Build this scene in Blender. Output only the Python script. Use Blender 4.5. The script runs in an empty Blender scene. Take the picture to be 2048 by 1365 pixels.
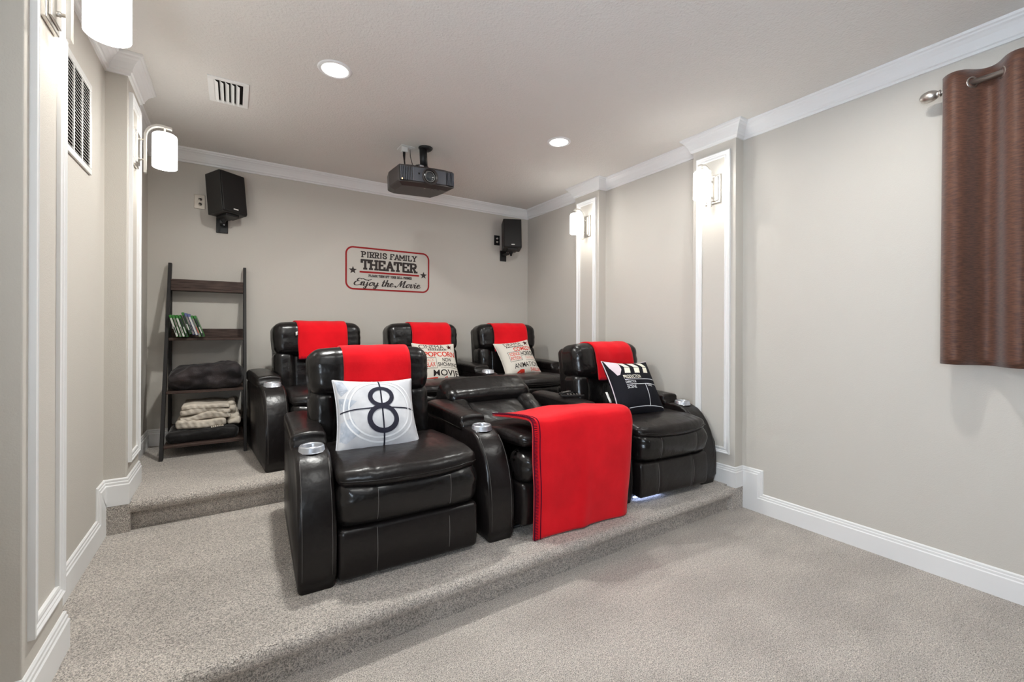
import bpy, bmesh, math, random
from mathutils import Vector, Matrix, noise

random.seed(7)
sc = bpy.context.scene
COL = sc.collection
PI = math.pi

# ------------------------------------------------------------------ camera
CAM_H = 1.25
YAW = math.radians(32.470)
cam_d = bpy.data.cameras.new('camera')
cam_d.sensor_width = 36.0
cam_d.lens = 865.12 / 2048 * 36.0
cam_d.shift_x = (1024 - 1019.36) / 2048
cam_d.shift_y = (658.96 - 682.5) / 2048
cam_d.clip_start = 0.02
cam = bpy.data.objects.new('camera', cam_d)
COL.objects.link(cam)
cam.matrix_world = (Matrix.Translation((0, 0, CAM_H)) @ Matrix.Rotation(-YAW, 4, 'Z')
                    @ Matrix.Rotation(PI / 2, 4, 'X') @ Matrix.Rotation(math.radians(0.2138), 4, 'Z'))
sc.camera = cam

# ------------------------------------------------------------------ world, daylight, exposure
world = bpy.data.worlds.new('world')
sc.world = world
world.use_nodes = True
world.node_tree.nodes['Background'].inputs[0].default_value = (0.55, 0.72, 1.0, 1)
world.node_tree.nodes['Background'].inputs[1].default_value = 0.6
day_d = bpy.data.lights.new('daylight', 'AREA')
day_d.shape = 'RECTANGLE'
day_d.size, day_d.size_y = 1.1, 1.25
day_d.energy = 112
day_d.color = (0.78, 0.89, 1.0)
day = bpy.data.objects.new('daylight', day_d)
COL.objects.link(day)
day.location = (-0.80, -0.20, 1.50)
day.rotation_euler = Vector((0.84, 0.14, 0.54)).to_track_quat('-Z', 'Y').to_euler()   # enters through the unseen left window, tipped up to brighten the ceiling
vs = sc.view_settings
vs.view_transform = 'Standard'
vs.look = 'None'
vs.gamma = 1
vs.use_curve_mapping = False
vs.exposure = 0.31
DOWN_W = 14.0        # recessed lamps
SCONCE_E = 8.5       # glass shade emission

# ------------------------------------------------------------------ room measures
XL, XR, YB, YF, ZC = -0.5764, 3.0442, 4.3765, -2.6, 2.70
P1, P2 = 0.16, 0.32
PIL = 0.0914
YA0, YA1, YC0, YC1 = 1.703, 2.038, 3.050, 3.392
BH = 0.1315

# ------------------------------------------------------------------ materials
MATS = {}


def rgb(r, g, b):
    def l(c):
        c /= 255.0
        return c / 12.92 if c <= 0.04045 else ((c + 0.055) / 1.055) ** 2.4
    return (l(r), l(g), l(b), 1)


def mat(name, col, rough=0.5, metal=0.0, spec=0.5, emit=None, estr=0.0, var=0.0, vscale=8.0, bumps=(), sheen=0.0,
        coat=0.0, col2=None, cscale=None, cstretch=None, trans=0.0, detail=4.0):
    """bumps: list of (noise scale, strength, distance); var: brightness variation; col2: second colour mixed by noise."""
    m = bpy.data.materials.new(name)
    m.use_nodes = True
    nt = m.node_tree
    b = nt.nodes['Principled BSDF']
    b.inputs['Base Color'].default_value = col
    b.inputs['Roughness'].default_value = rough
    b.inputs['Metallic'].default_value = metal
    b.inputs['Specular IOR Level'].default_value = spec
    b.inputs['Sheen Weight'].default_value = sheen
    b.inputs['Coat Weight'].default_value = coat
    b.inputs['Transmission Weight'].default_value = trans
    if emit:
        b.inputs['Emission Color'].default_value = emit
        b.inputs['Emission Strength'].default_value = estr
    tc = nt.nodes.new('ShaderNodeTexCoord')
    cur = None
    if col2 is not None:
        mp = nt.nodes.new('ShaderNodeMapping')
        if cstretch:
            mp.inputs['Scale'].default_value = cstretch
        nt.links.new(tc.outputs['Object'], mp.inputs['Vector'])
        nz = nt.nodes.new('ShaderNodeTexNoise')
        nz.inputs['Scale'].default_value = cscale or 5
        nz.inputs['Detail'].default_value = detail
        nt.links.new(mp.outputs[0], nz.inputs['Vector'])
        cr = nt.nodes.new('ShaderNodeValToRGB')
        cr.color_ramp.elements[0].position = 0.38
        cr.color_ramp.elements[0].color = col
        cr.color_ramp.elements[1].position = 0.62
        cr.color_ramp.elements[1].color = col2
        nt.links.new(nz.outputs['Fac'], cr.inputs['Fac'])
        cur = cr.outputs['Color']
    if var > 0:
        nz = nt.nodes.new('ShaderNodeTexNoise')
        nz.inputs['Scale'].default_value = vscale
        nz.inputs['Detail'].default_value = 3
        nt.links.new(tc.outputs['Object'], nz.inputs['Vector'])
        mr = nt.nodes.new('ShaderNodeMapRange')
        mr.inputs['From Min'].default_value = 0.3
        mr.inputs['From Max'].default_value = 0.7
        mr.inputs['To Min'].default_value = 1 - var
        mr.inputs['To Max'].default_value = 1 + var
        nt.links.new(nz.outputs['Fac'], mr.inputs['Value'])
        mx = nt.nodes.new('ShaderNodeMix')
        mx.data_type = 'RGBA'
        mx.blend_type = 'MULTIPLY'
        mx.inputs['Factor'].default_value = 1
        if cur is not None:
            nt.links.new(cur, mx.inputs['A'])
        else:
            mx.inputs['A'].default_value = col
        nt.links.new(mr.outputs['Result'], mx.inputs['B'])
        cur = mx.outputs['Result']
    if cur is not None:
        nt.links.new(cur, b.inputs['Base Color'])
    last = None
    for s, st, d in bumps:
        nz = nt.nodes.new('ShaderNodeTexNoise')
        nz.inputs['Scale'].default_value = s
        nz.inputs['Detail'].default_value = 3
        nt.links.new(tc.outputs['Object'], nz.inputs['Vector'])
        bp = nt.nodes.new('ShaderNodeBump')
        bp.inputs['Strength'].default_value = st
        bp.inputs['Distance'].default_value = d
        nt.links.new(nz.outputs['Fac'], bp.inputs['Height'])
        if last is not None:
            nt.links.new(last, bp.inputs['Normal'])
        last = bp.outputs['Normal']
    if last is not None:
        nt.links.new(last, b.inputs['Normal'])
    MATS[name] = m
    return m


mat('wall_paint', rgb(205, 200, 192), 0.75, spec=0.25, bumps=((220, 0.35, 0.002), (60, 0.10, 0.003)))
mat('low_bounce_paint', rgb(92, 86, 80), 0.8, spec=0.2, bumps=((220, 0.3, 0.002),))  # darkened so the unseen front wall throws back less light
mat('ceiling_paint', rgb(228, 225, 220), 0.85, spec=0.2, bumps=((80, 0.75, 0.005), (30, 0.45, 0.006)))
mat('trim_white', rgb(238, 238, 238), 0.38, spec=0.4)
mat('leather', (0.0090, 0.0070, 0.0070, 1), 0.31, spec=0.36, bumps=((14, 0.32, 0.012), (420, 0.10, 0.0008)))
mat('leather_wrinkled', (0.0085, 0.0074, 0.0074, 1), 0.27, spec=0.40, bumps=((8, 0.38, 0.018), (27, 0.22, 0.006), (420, 0.1, 0.0008)))
mat('stitch_thread', (0.10, 0.092, 0.088, 1), 0.5)
mat('fleece_red', (0.68, 0.007, 0.014, 1), 0.95, spec=0.1, sheen=0.10, var=0.10, vscale=6, bumps=((320, 0.35, 0.002), (12, 0.3, 0.008)))
mat('dark_hem', (0.075, 0.006, 0.022, 1), 0.9, spec=0.1)
mat('silver_plastic', rgb(196, 200, 208), 0.28, metal=0.75)
mat('dark_metal', (0.012, 0.012, 0.013, 1), 0.45, spec=0.4)
mat('nickel', rgb(206, 202, 196), 0.33, metal=0.9)
mat('rod_metal', rgb(196, 190, 184), 0.36, metal=1.0)
mat('black_wood', (0.018, 0.016, 0.016, 1), 0.55, spec=0.3, bumps=((60, 0.1, 0.001),))
mat('brown_wood', rgb(84, 68, 62), 0.6, spec=0.25, col2=rgb(58, 46, 42), cscale=7, cstretch=(1.2, 14, 14))
mat('speaker_black', (0.011, 0.010, 0.010, 1), 0.5, spec=0.35)
mat('speaker_grey', (0.032, 0.031, 0.030, 1), 0.5, spec=0.35)
mat('projector_grey', rgb(74, 76, 82), 0.42, spec=0.4)
mat('projector_dark', rgb(52, 47, 46), 0.4, spec=0.4)
mat('black_gloss', (0.006, 0.006, 0.007, 1), 0.12)
mat('glass_lens', (0.03, 0.035, 0.04, 1), 0.05, coat=0.6)
mat('lens_ring', rgb(160, 160, 158), 0.3, metal=0.8)
mat('amber_led', rgb(255, 190, 120), 0.4, emit=rgb(255, 190, 120), estr=6)
mat('vent_white', rgb(246, 246, 244), 0.4)
mat('white_plastic', rgb(226, 225, 222), 0.4)
mat('plate_grey', rgb(176, 168, 158), 0.3, metal=0.6)
mat('shade_glass', rgb(255, 252, 246), 0.4, emit=(1.0, 0.997, 0.960, 1), estr=SCONCE_E)
mat('lamp_lens', (1, 1, 1, 1), 0.4, emit=(1.0, 0.997, 0.960, 1), estr=10)
mat('led_blue', rgb(200, 215, 255), 0.4, emit=(0.45, 0.58, 1.0, 1), estr=7)
mat('void', (0.03, 0.028, 0.026, 1), 0.9, spec=0.1)
mat('ink_dark', rgb(66, 60, 59), 0.8, spec=0.15)
mat('ink_red', rgb(158, 44, 46), 0.8, spec=0.15)
mat('print_navy', rgb(46, 46, 58), 0.9, spec=0.1)
mat('print_white', rgb(232, 234, 238), 0.9, spec=0.1)
mat('print_cream', rgb(240, 236, 220), 0.9, spec=0.1)
mat('print_red', rgb(206, 58, 44), 0.9, spec=0.1)
mat('print_black', rgb(40, 34, 34), 0.9, spec=0.1)
mat('print_maroon', rgb(70, 26, 30), 0.9, spec=0.1)
mat('print_salmon', rgb(214, 150, 134), 0.9, spec=0.1)
mat('cotton_grey', rgb(190, 192, 198), 0.92, spec=0.1, col2=rgb(210, 211, 215), cscale=9, bumps=((500, 0.2, 0.001), (9, 0.3, 0.01)))
mat('cotton_smudge', rgb(160, 168, 182), 0.92, spec=0.1, col2=rgb(190, 196, 206), cscale=20)
mat('cotton_cream', rgb(216, 210, 200), 0.92, spec=0.1, bumps=((500, 0.25, 0.001), (9, 0.3, 0.01)))
mat('cotton_black', rgb(30, 30, 36), 0.92, spec=0.15, bumps=((500, 0.2, 0.001), (8, 0.4, 0.012)))
mat('cotton_pink', rgb(222, 208, 216), 0.92, spec=0.1)
mat('curtain_brown', rgb(98, 63, 46), 0.55, spec=0.3, sheen=0.25, col2=rgb(70, 42, 30), cscale=40, cstretch=(1, 1, 7), bumps=((300, 0.25, 0.001),))
mat('plush_black', rgb(20, 16, 20), 0.6, spec=0.3, sheen=0.12, col2=rgb(62, 54, 55), cscale=7, bumps=((160, 0.5, 0.004), (14, 0.4, 0.01)))
mat('knit_cream', rgb(214, 204, 190), 0.95, spec=0.1, var=0.1, vscale=30, bumps=((70, 0.5, 0.004), (220, 0.4, 0.002)))
mat('velvet_black', rgb(16, 13, 14), 0.6, spec=0.3, sheen=0.2, bumps=((14, 0.7, 0.02),))
mat('case_green', rgb(48, 122, 44), 0.35)
mat('case_black', rgb(26, 25, 27), 0.35)
mat('case_white', rgb(206, 204, 200), 0.4)
mat('case_grey', rgb(122, 116, 112), 0.4)
mat('case_blue', rgb(92, 100, 150), 0.4)
mat('case_red', rgb(176, 76, 54), 0.4)
mat('window_glass', (0.9, 0.95, 1.0, 1), 0.02, trans=1.0)


def carpet_mat():
    m = mat('carpet', rgb(186, 174, 160), 1.0, spec=0.05, sheen=0.15)
    nt = m.node_tree
    b = nt.nodes['Principled BSDF']
    tc = next(n for n in nt.nodes if n.type == 'TEX_COORD')

    def nz(scale, detail, stretch=None):
        n = nt.nodes.new('ShaderNodeTexNoise')
        n.inputs['Scale'].default_value = scale
        n.inputs['Detail'].default_value = detail
        src = tc.outputs['Object']
        if stretch:
            mp = nt.nodes.new('ShaderNodeMapping')
            mp.inputs['Scale'].default_value = stretch
            nt.links.new(src, mp.inputs['Vector'])
            src = mp.outputs[0]
        nt.links.new(src, n.inputs['Vector'])
        return n

    def rng(n, a, bb, lo=0.3, hi=0.7):
        r = nt.nodes.new('ShaderNodeMapRange')
        r.inputs['From Min'].default_value = lo
        r.inputs['From Max'].default_value = hi
        r.inputs['To Min'].default_value = a
        r.inputs['To Max'].default_value = bb
        nt.links.new(n.outputs['Fac'], r.inputs['Value'])
        return r

    fine = rng(nz(240, 2), 0.42, 1.28, 0.33, 0.60)                       # single tufts
    tuft = rng(nz(75, 2), 0.84, 1.13)                        # clumps of pile
    lay = rng(nz(2.4, 5, (1.0, 1.6, 1)), 0.92, 1.08, 0.40, 0.60)   # vacuum strokes laying the pile
    mul = None
    for r in (fine, tuft, lay):
        if mul is None:
            mul = r.outputs['Result']
            continue
        mm = nt.nodes.new('ShaderNodeMath')
        mm.operation = 'MULTIPLY'
        nt.links.new(mul, mm.inputs[0])
        nt.links.new(r.outputs['Result'], mm.inputs[1])
        mul = mm.outputs[0]
    mx = nt.nodes.new('ShaderNodeMix')
    mx.data_type = 'RGBA'
    mx.blend_type = 'MULTIPLY'
    mx.inputs['Factor'].default_value = 1
    mx.inputs['A'].default_value = rgb(193, 185, 177)
    nt.links.new(mul, mx.inputs['B'])
    nt.links.new(mx.outputs['Result'], b.inputs['Base Color'])
    last = None
    for s, st, d in ((210, 0.9, 0.008), (75, 0.6, 0.01)):
        n = nz(s, 2)
        bp = nt.nodes.new('ShaderNodeBump')
        bp.inputs['Strength'].default_value = st
        bp.inputs['Distance'].default_value = d
        nt.links.new(n.outputs['Fac'], bp.inputs['Height'])
        if last:
            nt.links.new(last, bp.inputs['Normal'])
        last = bp.outputs['Normal']
    nt.links.new(last, b.inputs['Normal'])


carpet_mat()


# ------------------------------------------------------------------ object helpers
def link(name, me, m=None, parent=None, smooth=False):
    o = bpy.data.objects.new(name, me)
    COL.objects.link(o)
    if m:
        me.materials.append(MATS[m])
    if smooth:
        me.polygons.foreach_set('use_smooth', [True] * len(me.polygons))
    if parent:
        o.parent = parent
    return o


def mesh(name, verts, faces, m=None, parent=None, smooth=False):
    me = bpy.data.meshes.new(name)
    me.from_pydata([tuple(v) for v in verts], [], faces)
    me.update()
    return link(name, me, m, parent, smooth)


def from_bm(name, bm, m=None, parent=None, smooth=False):
    me = bpy.data.meshes.new(name)
    bmesh.ops.recalc_face_normals(bm, faces=bm.faces[:])
    bm.to_mesh(me)
    bm.free()
    return link(name, me, m, parent, smooth)


def empty(name, loc=(0, 0, 0), rotz=0.0):
    o = bpy.data.objects.new(name, None)
    o.empty_display_size = 0.1
    COL.objects.link(o)
    o.location = loc
    o.rotation_euler = (0, 0, rotz)
    return o


def tag(o, label, cat, group=None, kind=None):
    o['label'] = label
    o['category'] = cat
    if group:
        o['group'] = group
    if kind:
        o['kind'] = kind
    return o


def struct(o, label=None):
    o['kind'] = 'structure'
    if label:
        o['label'] = label
    return o


def bm_box(bm, x0, x1, y0, y1, z0, z1, bev=0.0, seg=2):
    r = bmesh.ops.create_cube(bm, size=1)
    vs_ = r['verts']
    for v in vs_:
        v.co = Vector(((x0 + x1) / 2 + v.co.x * (x1 - x0), (y0 + y1) / 2 + v.co.y * (y1 - y0), (z0 + z1) / 2 + v.co.z * (z1 - z0)))
    if bev > 0:
        es = list({e for v in vs_ for e in v.link_edges})
        bmesh.ops.bevel(bm, geom=es, offset=bev, segments=seg, profile=0.5, affect='EDGES')


def box(name, x0, x1, y0, y1, z0, z1, m, parent=None, bev=0.0, seg=2, smooth=False):
    bm = bmesh.new()
    bm_box(bm, x0, x1, y0, y1, z0, z1, bev, seg)
    return from_bm(name, bm, m, parent, smooth)


def prism(name, prof, lo, hi, axis, m, parent=None, bev=0.0, seg=3, smooth=False):
    """prof: polygon in the two other axes, extruded along axis from lo to hi."""
    bm = bmesh.new()

    def p(a, b, t):
        return {'x': (t, a, b), 'y': (a, t, b), 'z': (a, b, t)}[axis]
    A = [bm.verts.new(p(a, b, lo)) for a, b in prof]
    B = [bm.verts.new(p(a, b, hi)) for a, b in prof]
    n = len(prof)
    fa = bm.faces.new(A)
    fb = bm.faces.new(B[::-1])
    for i in range(n):
        bm.faces.new((A[i], B[i], B[(i + 1) % n], A[(i + 1) % n]))
    if bev > 0:
        es = list(fa.edges) + list(fb.edges)
        bmesh.ops.bevel(bm, geom=es, offset=bev, segments=seg, profile=0.5, affect='EDGES')
    return from_bm(name, bm, m, parent, smooth)


def tube_bm(bm, pts, r, n=8, closed=False):
    pts = [Vector(p) for p in pts]
    rings = []
    prev = None
    for i, p in enumerate(pts):
        a = pts[i - 1] if (i > 0 or closed) else p
        b = pts[(i + 1) % len(pts)] if (i < len(pts) - 1 or closed) else p
        d = (b - a).normalized()
        if prev is None:
            ref = Vector((0, 0, 1)) if abs(d.z) < 0.9 else Vector((1, 0, 0))
            u = d.cross(ref).normalized()
        else:
            u = (prev - d * prev.dot(d)).normalized()
        prev = u
        w = d.cross(u)
        rr = r[i] if isinstance(r, (list, tuple)) else r
        rings.append([bm.verts.new(p + (u * math.cos(2 * PI * k / n) + w * math.sin(2 * PI * k / n)) * rr) for k in range(n)])
    m = len(rings)
    for i in range(m if closed else m - 1):
        A, B = rings[i], rings[(i + 1) % m]
        for k in range(n):
            bm.faces.new((A[k], A[(k + 1) % n], B[(k + 1) % n], B[k]))
    if not closed:
        bm.faces.new(rings[0][::-1])
        bm.faces.new(rings[-1])


def tube(name, pts, r, m, parent=None, n=8, closed=False):
    bm = bmesh.new()
    tube_bm(bm, pts, r, n, closed)
    return from_bm(name, bm, m, parent, True)


def lathe(name, prof, m, parent=None, n=32, M=None, smooth=True):
    """prof: (r, z) pairs, revolved about z, then transformed by M."""
    bm = bmesh.new()
    rings = []
    for r, z in prof:
        if r < 1e-6:
            rings.append([bm.verts.new((0, 0, z))])
        else:
            rings.append([bm.verts.new((r * math.cos(2 * PI * k / n), r * math.sin(2 * PI * k / n), z)) for k in range(n)])
    for A, B in zip(rings, rings[1:]):
        for k in range(n):
            k2 = (k + 1) % n
            if len(A) == 1 and len(B) == 1:
                continue
            if len(A) == 1:
                bm.faces.new((A[0], B[k2], B[k]))
            elif len(B) == 1:
                bm.faces.new((A[k], A[k2], B[0]))
            else:
                bm.faces.new((A[k], A[k2], B[k2], B[k]))
    if M is not None:
        bmesh.ops.transform(bm, matrix=M, verts=bm.verts[:])
    return from_bm(name, bm, m, parent, smooth)


def soft(name, x0, x1, y0, y1, z0, z1, r, m, parent=None, n=(8, 8, 8), f=None, M=None):
    """closed cushion: a rounded box with dense corners; f deforms a point given with its local -1..1 coordinates."""
    c = Vector(((x0 + x1) / 2, (y0 + y1) / 2, (z0 + z1) / 2))
    h = Vector(((x1 - x0) / 2, (y1 - y0) / 2, (z1 - z0) / 2))
    r = min(r, h.x * 0.98, h.y * 0.98, h.z * 0.98)
    K = 5

    def ticks(hh, k):
        cor = [hh - r + r * math.tan(j / K * PI / 4) for j in range(K + 1)]
        mid = [-(hh - r) + 2 * (hh - r) * j / k for j in range(1, k)]
        return [-t for t in cor[::-1]] + mid + cor
    T = [ticks(h[i], n[i]) for i in range(3)]
    idx = {}
    V = []
    F = []

    def vert(i, j, k):
        key = (i, j, k)
        if key not in idx:
            q = Vector((T[0][i], T[1][j], T[2][k]))
            inn = Vector([max(-(h[a] - r), min(h[a] - r, q[a])) for a in range(3)])
            d = q - inn
            if d.length > 1e-9:
                q = inn + d.normalized() * r
            t = Vector((q.x / h.x, q.y / h.y, q.z / h.z))
            p = q + c
            if f:
                p = f(p, t)
            if M is not None:
                p = M @ p
            idx[key] = len(V)
            V.append(p)
        return idx[key]
    N = [len(t) for t in T]
    for a in range(3):
        b, cc = (a + 1) % 3, (a + 2) % 3
        for end in (0, N[a] - 1):
            for i in range(N[b] - 1):
                for j in range(N[cc] - 1):
                    q = []
                    for di, dj in ((0, 0), (1, 0), (1, 1), (0, 1)):
                        k = [0, 0, 0]
                        k[a], k[b], k[cc] = end, i + di, j + dj
                        q.append(vert(*k))
                    F.append(q if end else q[::-1])
    return mesh(name, V, F, m, parent, True)


def sheet(name, fn, nu, nv, thick, m, parent=None, M=None):
    """cloth: a grid fn(u, v) with thickness laid behind its normal."""
    P = [[Vector(fn(i / nu, j / nv)) for j in range(nv + 1)] for i in range(nu + 1)]
    V, F = [], []
    for i in range(nu + 1):
        for j in range(nv + 1):
            a = P[min(i + 1, nu)][j] - P[max(i - 1, 0)][j]
            b = P[i][min(j + 1, nv)] - P[i][max(j - 1, 0)]
            nn = a.cross(b).normalized()
            V.append(P[i][j])
            V.append(P[i][j] - nn * thick)
    I = lambda i, j, s: (i * (nv + 1) + j) * 2 + s
    for i in range(nu):
        for j in range(nv):
            F.append((I(i, j, 0), I(i + 1, j, 0), I(i + 1, j + 1, 0), I(i, j + 1, 0)))
            F.append((I(i, j, 1), I(i, j + 1, 1), I(i + 1, j + 1, 1), I(i + 1, j, 1)))
    for i in range(nu):
        F.append((I(i, 0, 0), I(i, 0, 1), I(i + 1, 0, 1), I(i + 1, 0, 0)))
        F.append((I(i, nv, 0), I(i + 1, nv, 0), I(i + 1, nv, 1), I(i, nv, 1)))
    for j in range(nv):
        F.append((I(0, j, 0), I(0, j + 1, 0), I(0, j + 1, 1), I(0, j, 1)))
        F.append((I(nu, j, 0), I(nu, j, 1), I(nu, j + 1, 1), I(nu, j + 1, 0)))
    if M is not None:
        V = [M @ v for v in V]
    return mesh(name, V, F, m, parent, True)


def sweep_rings(path, norms, prof, closed=False):
    """rings of a moulding profile (a out of the wall, b across) along a path; mitred at each vertex. norms[i]: wall normal of segment i."""
    path = [Vector(p) for p in path]
    N = len(path)
    S = N if closed else N - 1
    D = [(path[(i + 1) % N] - path[i]).normalized() for i in range(S)]
    W = [Vector(n) for n in norms]
    rings = []
    for i in range(N):
        if closed:
            s, o = i, (i - 1) % N
        else:
            s = min(i, S - 1)
            o = max(i - 1, 0)
        d, n = D[s], W[s]
        u = n.cross(d)
        mit = (D[s] + D[o])
        ring = []
        for a, b in prof:
            off = n * a + u * b
            t = -off.dot(mit) / d.dot(mit)
            ring.append(path[i] + off + d * t)
        rings.append(ring)
    return rings


def sweep_mesh(name, rings, m, parent=None, closed=False):
    V = [p for r in rings for p in r]
    k = len(rings[0])
    n = len(rings)
    F = []
    for i in range(n if closed else n - 1):
        for j in range(k):
            a, b = i * k + j, i * k + (j + 1) % k
            c, d = ((i + 1) % n) * k + (j + 1) % k, ((i + 1) % n) * k + j
            F.append((a, b, c, d))
    if not closed:
        F.append(tuple(range(k))[::-1])
        F.append(tuple((n - 1) * k + j for j in range(k)))
    bm = bmesh.new()
    vs_ = [bm.verts.new(v) for v in V]
    for f in F:
        try:
            bm.faces.new([vs_[i] for i in f])
        except ValueError:
            pass
    return from_bm(name, bm, m, parent)


# ------------------------------------------------------------------ the setting
struct(box('floor', XL - 0.1, XR + 0.1, YF - 0.1, YB + 0.1, -0.12, 0.0, 'carpet'), 'beige cut pile carpet on the lowest floor level')


def step_profile(y, z0, z1, yend):
    p = [(yend, z0), (y + 0.024, z0), (y + 0.024, z1 - 0.068), (y + 0.018, z1 - 0.064)]
    cy, cz, r = y + 0.014, z1 - 0.034, 0.033
    for k in range(0, 9):
        a = math.radians(-100 - 20 * k * 0.98)
        p.append((cy + r * math.cos(a), cz + (r if a > -PI else 0.034) * math.sin(a)))
    p += [(y + 0.05, z1), (yend, z1)]
    return p


def step(name, y, z0, z1, label, xs0, xs1):
    bm = bmesh.new()
    pr = step_profile(y, z0 - 0.02, z1, YB + 0.05)
    for prof, a, b in ((pr, xs0, xs1), ([(YB + 0.06, z0 - 0.02), (y + 0.05, z0 - 0.02), (y + 0.05, z1), (YB + 0.06, z1)], XL - 0.05, xs0), ([(YB + 0.06, z0 - 0.02), (y + 0.05, z0 - 0.02), (y + 0.05, z1), (YB + 0.06, z1)], xs1, XR + 0.05),
                       ([(y + 0.05, z0 - 0.02), (y - 0.012, z0 - 0.02), (y - 0.014, z1 - 0.012), (y + 0.05, z1 - 0.012)], XL - 0.02, xs0),
                       ([(y + 0.05, z0 - 0.02), (y - 0.012, z0 - 0.02), (y - 0.014, z1 - 0.012), (y + 0.05, z1 - 0.012)], xs1, XR + 0.02)):
        A = [bm.verts.new((a, p, q)) for p, q in prof]
        B = [bm.verts.new((b, p, q)) for p, q in prof]
        k = len(prof)
        bm.faces.new(A)
        bm.faces.new(B[::-1])
        for i in range(k):
            bm.faces.new((A[i], B[i], B[(i + 1) % k], A[(i + 1) % k]))
    struct(from_bm(name, bm, 'carpet'), label)


step('floor_step_1', YA0, 0.0, P1, 'carpeted riser platform under the front row of recliners', XL + 0.11, XR - 0.145)
step('floor_step_2', YC0, P1, P2, 'carpeted upper platform under the back row of recliners', XL + 0.11, XR - 0.145)
struct(box('ceiling', XL - 0.1, XR + 0.1, YF - 0.1, YB + 0.1, ZC, ZC + 0.1, 'ceiling_paint'), 'textured off-white ceiling')
wall_back = struct(box('wall_back', XL - 0.1, XR + 0.1, YB, YB + 0.1, -0.1, ZC, 'wall_paint'), 'greige painted back wall')
struct(box('wall_front', XL - 0.1, XR + 0.1, YF - 0.1, YF, -0.1, ZC, 'low_bounce_paint'), 'unseen front wall, darkened to cut bounced light')


def wall_with_hole(name, x0, x1, h):
    bm = bmesh.new()
    y0, y1, z0, z1 = h
    bm_box(bm, x0, x1, YF, y0, -0.1, ZC)
    bm_box(bm, x0, x1, y1, YB, -0.1, ZC)
    bm_box(bm, x0, x1, y0, y1, -0.1, z0)
    bm_box(bm, x0, x1, y0, y1, z1, ZC)
    return struct(from_bm(name, bm, 'wall_paint'), 'greige painted ' + name.split('_')[1] + ' side wall')


HL = (-0.75, 0.35, 0.85, 2.15)
HR = (-0.90, 0.42, 1.22, 2.30)
wall_left = wall_with_hole('wall_left', XL - 0.12, XL, HL)
wall_right = wall_with_hole('wall_right', XR, XR + 0.12, HR)


def window(name, x0, x1, h):
    y0, y1, z0, z1 = h
    xm = (x0 + x1) / 2
    bm = bmesh.new()
    w = 0.04
    for a in ((y0, y0 + w, z0, z1), (y1 - w, y1, z0, z1), (y0 + w, y1 - w, z0, z0 + w), (y0 + w, y1 - w, z1 - w, z1),
              (y0 + w, y1 - w, (z0 + z1) / 2 - 0.02, (z0 + z1) / 2 + 0.02)):
        bm_box(bm, xm - 0.025, xm + 0.025, *a)
    o = struct(from_bm(name, bm, 'trim_white'))
    zm = (z0 + z1) / 2
    for za, zb in ((z0 + w, zm - 0.02), (zm + 0.02, z1 - w)):
        box('pane', xm - 0.003, xm + 0.003, y0 + w, y1 - w, za, zb, 'window_glass', o)
    return o


window('window_1', XL - 0.12, XL, HL)
window('window_2', XR, XR + 0.12, HR)


def pilaster(wall, x0, x1, y0, y1, nx, z0):
    p = box('pilaster', x0, x1, y0, y1, 0, ZC, 'wall_paint', wall, 0.004, 2)
    xf = x1 if nx > 0 else x0
    ins, zt = 0.036, 2.53
    a, b = y0 + ins, y1 - ins
    prof = [(0, 0), (0.016, 0), (0.017, 0.006), (0.012, 0.012), (0.012, 0.017), (0.008, 0.021), (0.008, 0.030), (0.012, 0.034), (0.010, 0.042), (0, 0.042)]
    path = [(xf, a, z0), (xf, b, z0), (xf, b, zt), (xf, a, zt)]
    if nx < 0:
        path = path[::-1]
    r = sweep_rings(path, [(nx, 0, 0)] * 4, prof, True)
    sweep_mesh('panel_molding', r, 'trim_white', p, True)
    return p


pilaster(wall_left, XL - 0.01, XL + PIL, YA0, YA1, 1, 0.372)
pilaster(wall_left, XL - 0.01, XL + PIL, YC0, YC1, 1, 0.52)
pilaster(wall_right, XR - PIL, XR + 0.01, YA0, YA1, -1, 0.372)
pilaster(wall_right, XR - PIL, XR + 0.01, YC0, YC1, -1, 0.52)

# crown moulding once around the room
a, b = XL + PIL, XR - PIL
Xp, Xn, Yp, Yn = (1, 0, 0), (-1, 0, 0), (0, 1, 0), (0, -1, 0)
cp = [((XL, YF), Xp), ((XL, YA0), Yn), ((a, YA0), Xp), ((a, YA1), Yp), ((XL, YA1), Xp), ((XL, YC0), Yn), ((a, YC0), Xp), ((a, YC1), Yp), ((XL, YC1), Xp),
      ((XL, YB), Yn), ((XR, YB), Xn), ((XR, YC1), Yp), ((b, YC1), Xn), ((b, YC0), Yn), ((XR, YC0), Xn), ((XR, YA1), Yp), ((b, YA1), Xn), ((b, YA0), Yn),
      ((XR, YA0), Xn), ((XR, YF), Yp)]
crown_prof = [(0, -0.104), (0.011, -0.104), (0.014, -0.092), (0.021, -0.087), (0.023, -0.074), (0.027, -0.066), (0.036, -0.047), (0.048, -0.031),
              (0.057, -0.024), (0.060, -0.017), (0.068, -0.012), (0.0706, -0.004), (0.0706, 0.0), (0, 0.0)]
rings = sweep_rings([(p[0], p[1], ZC) for p, n in cp], [n for p, n in cp], crown_prof, True)
struct(sweep_mesh('trim_1', rings, 'trim_white', None, True), 'white crown molding around the ceiling')

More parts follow.
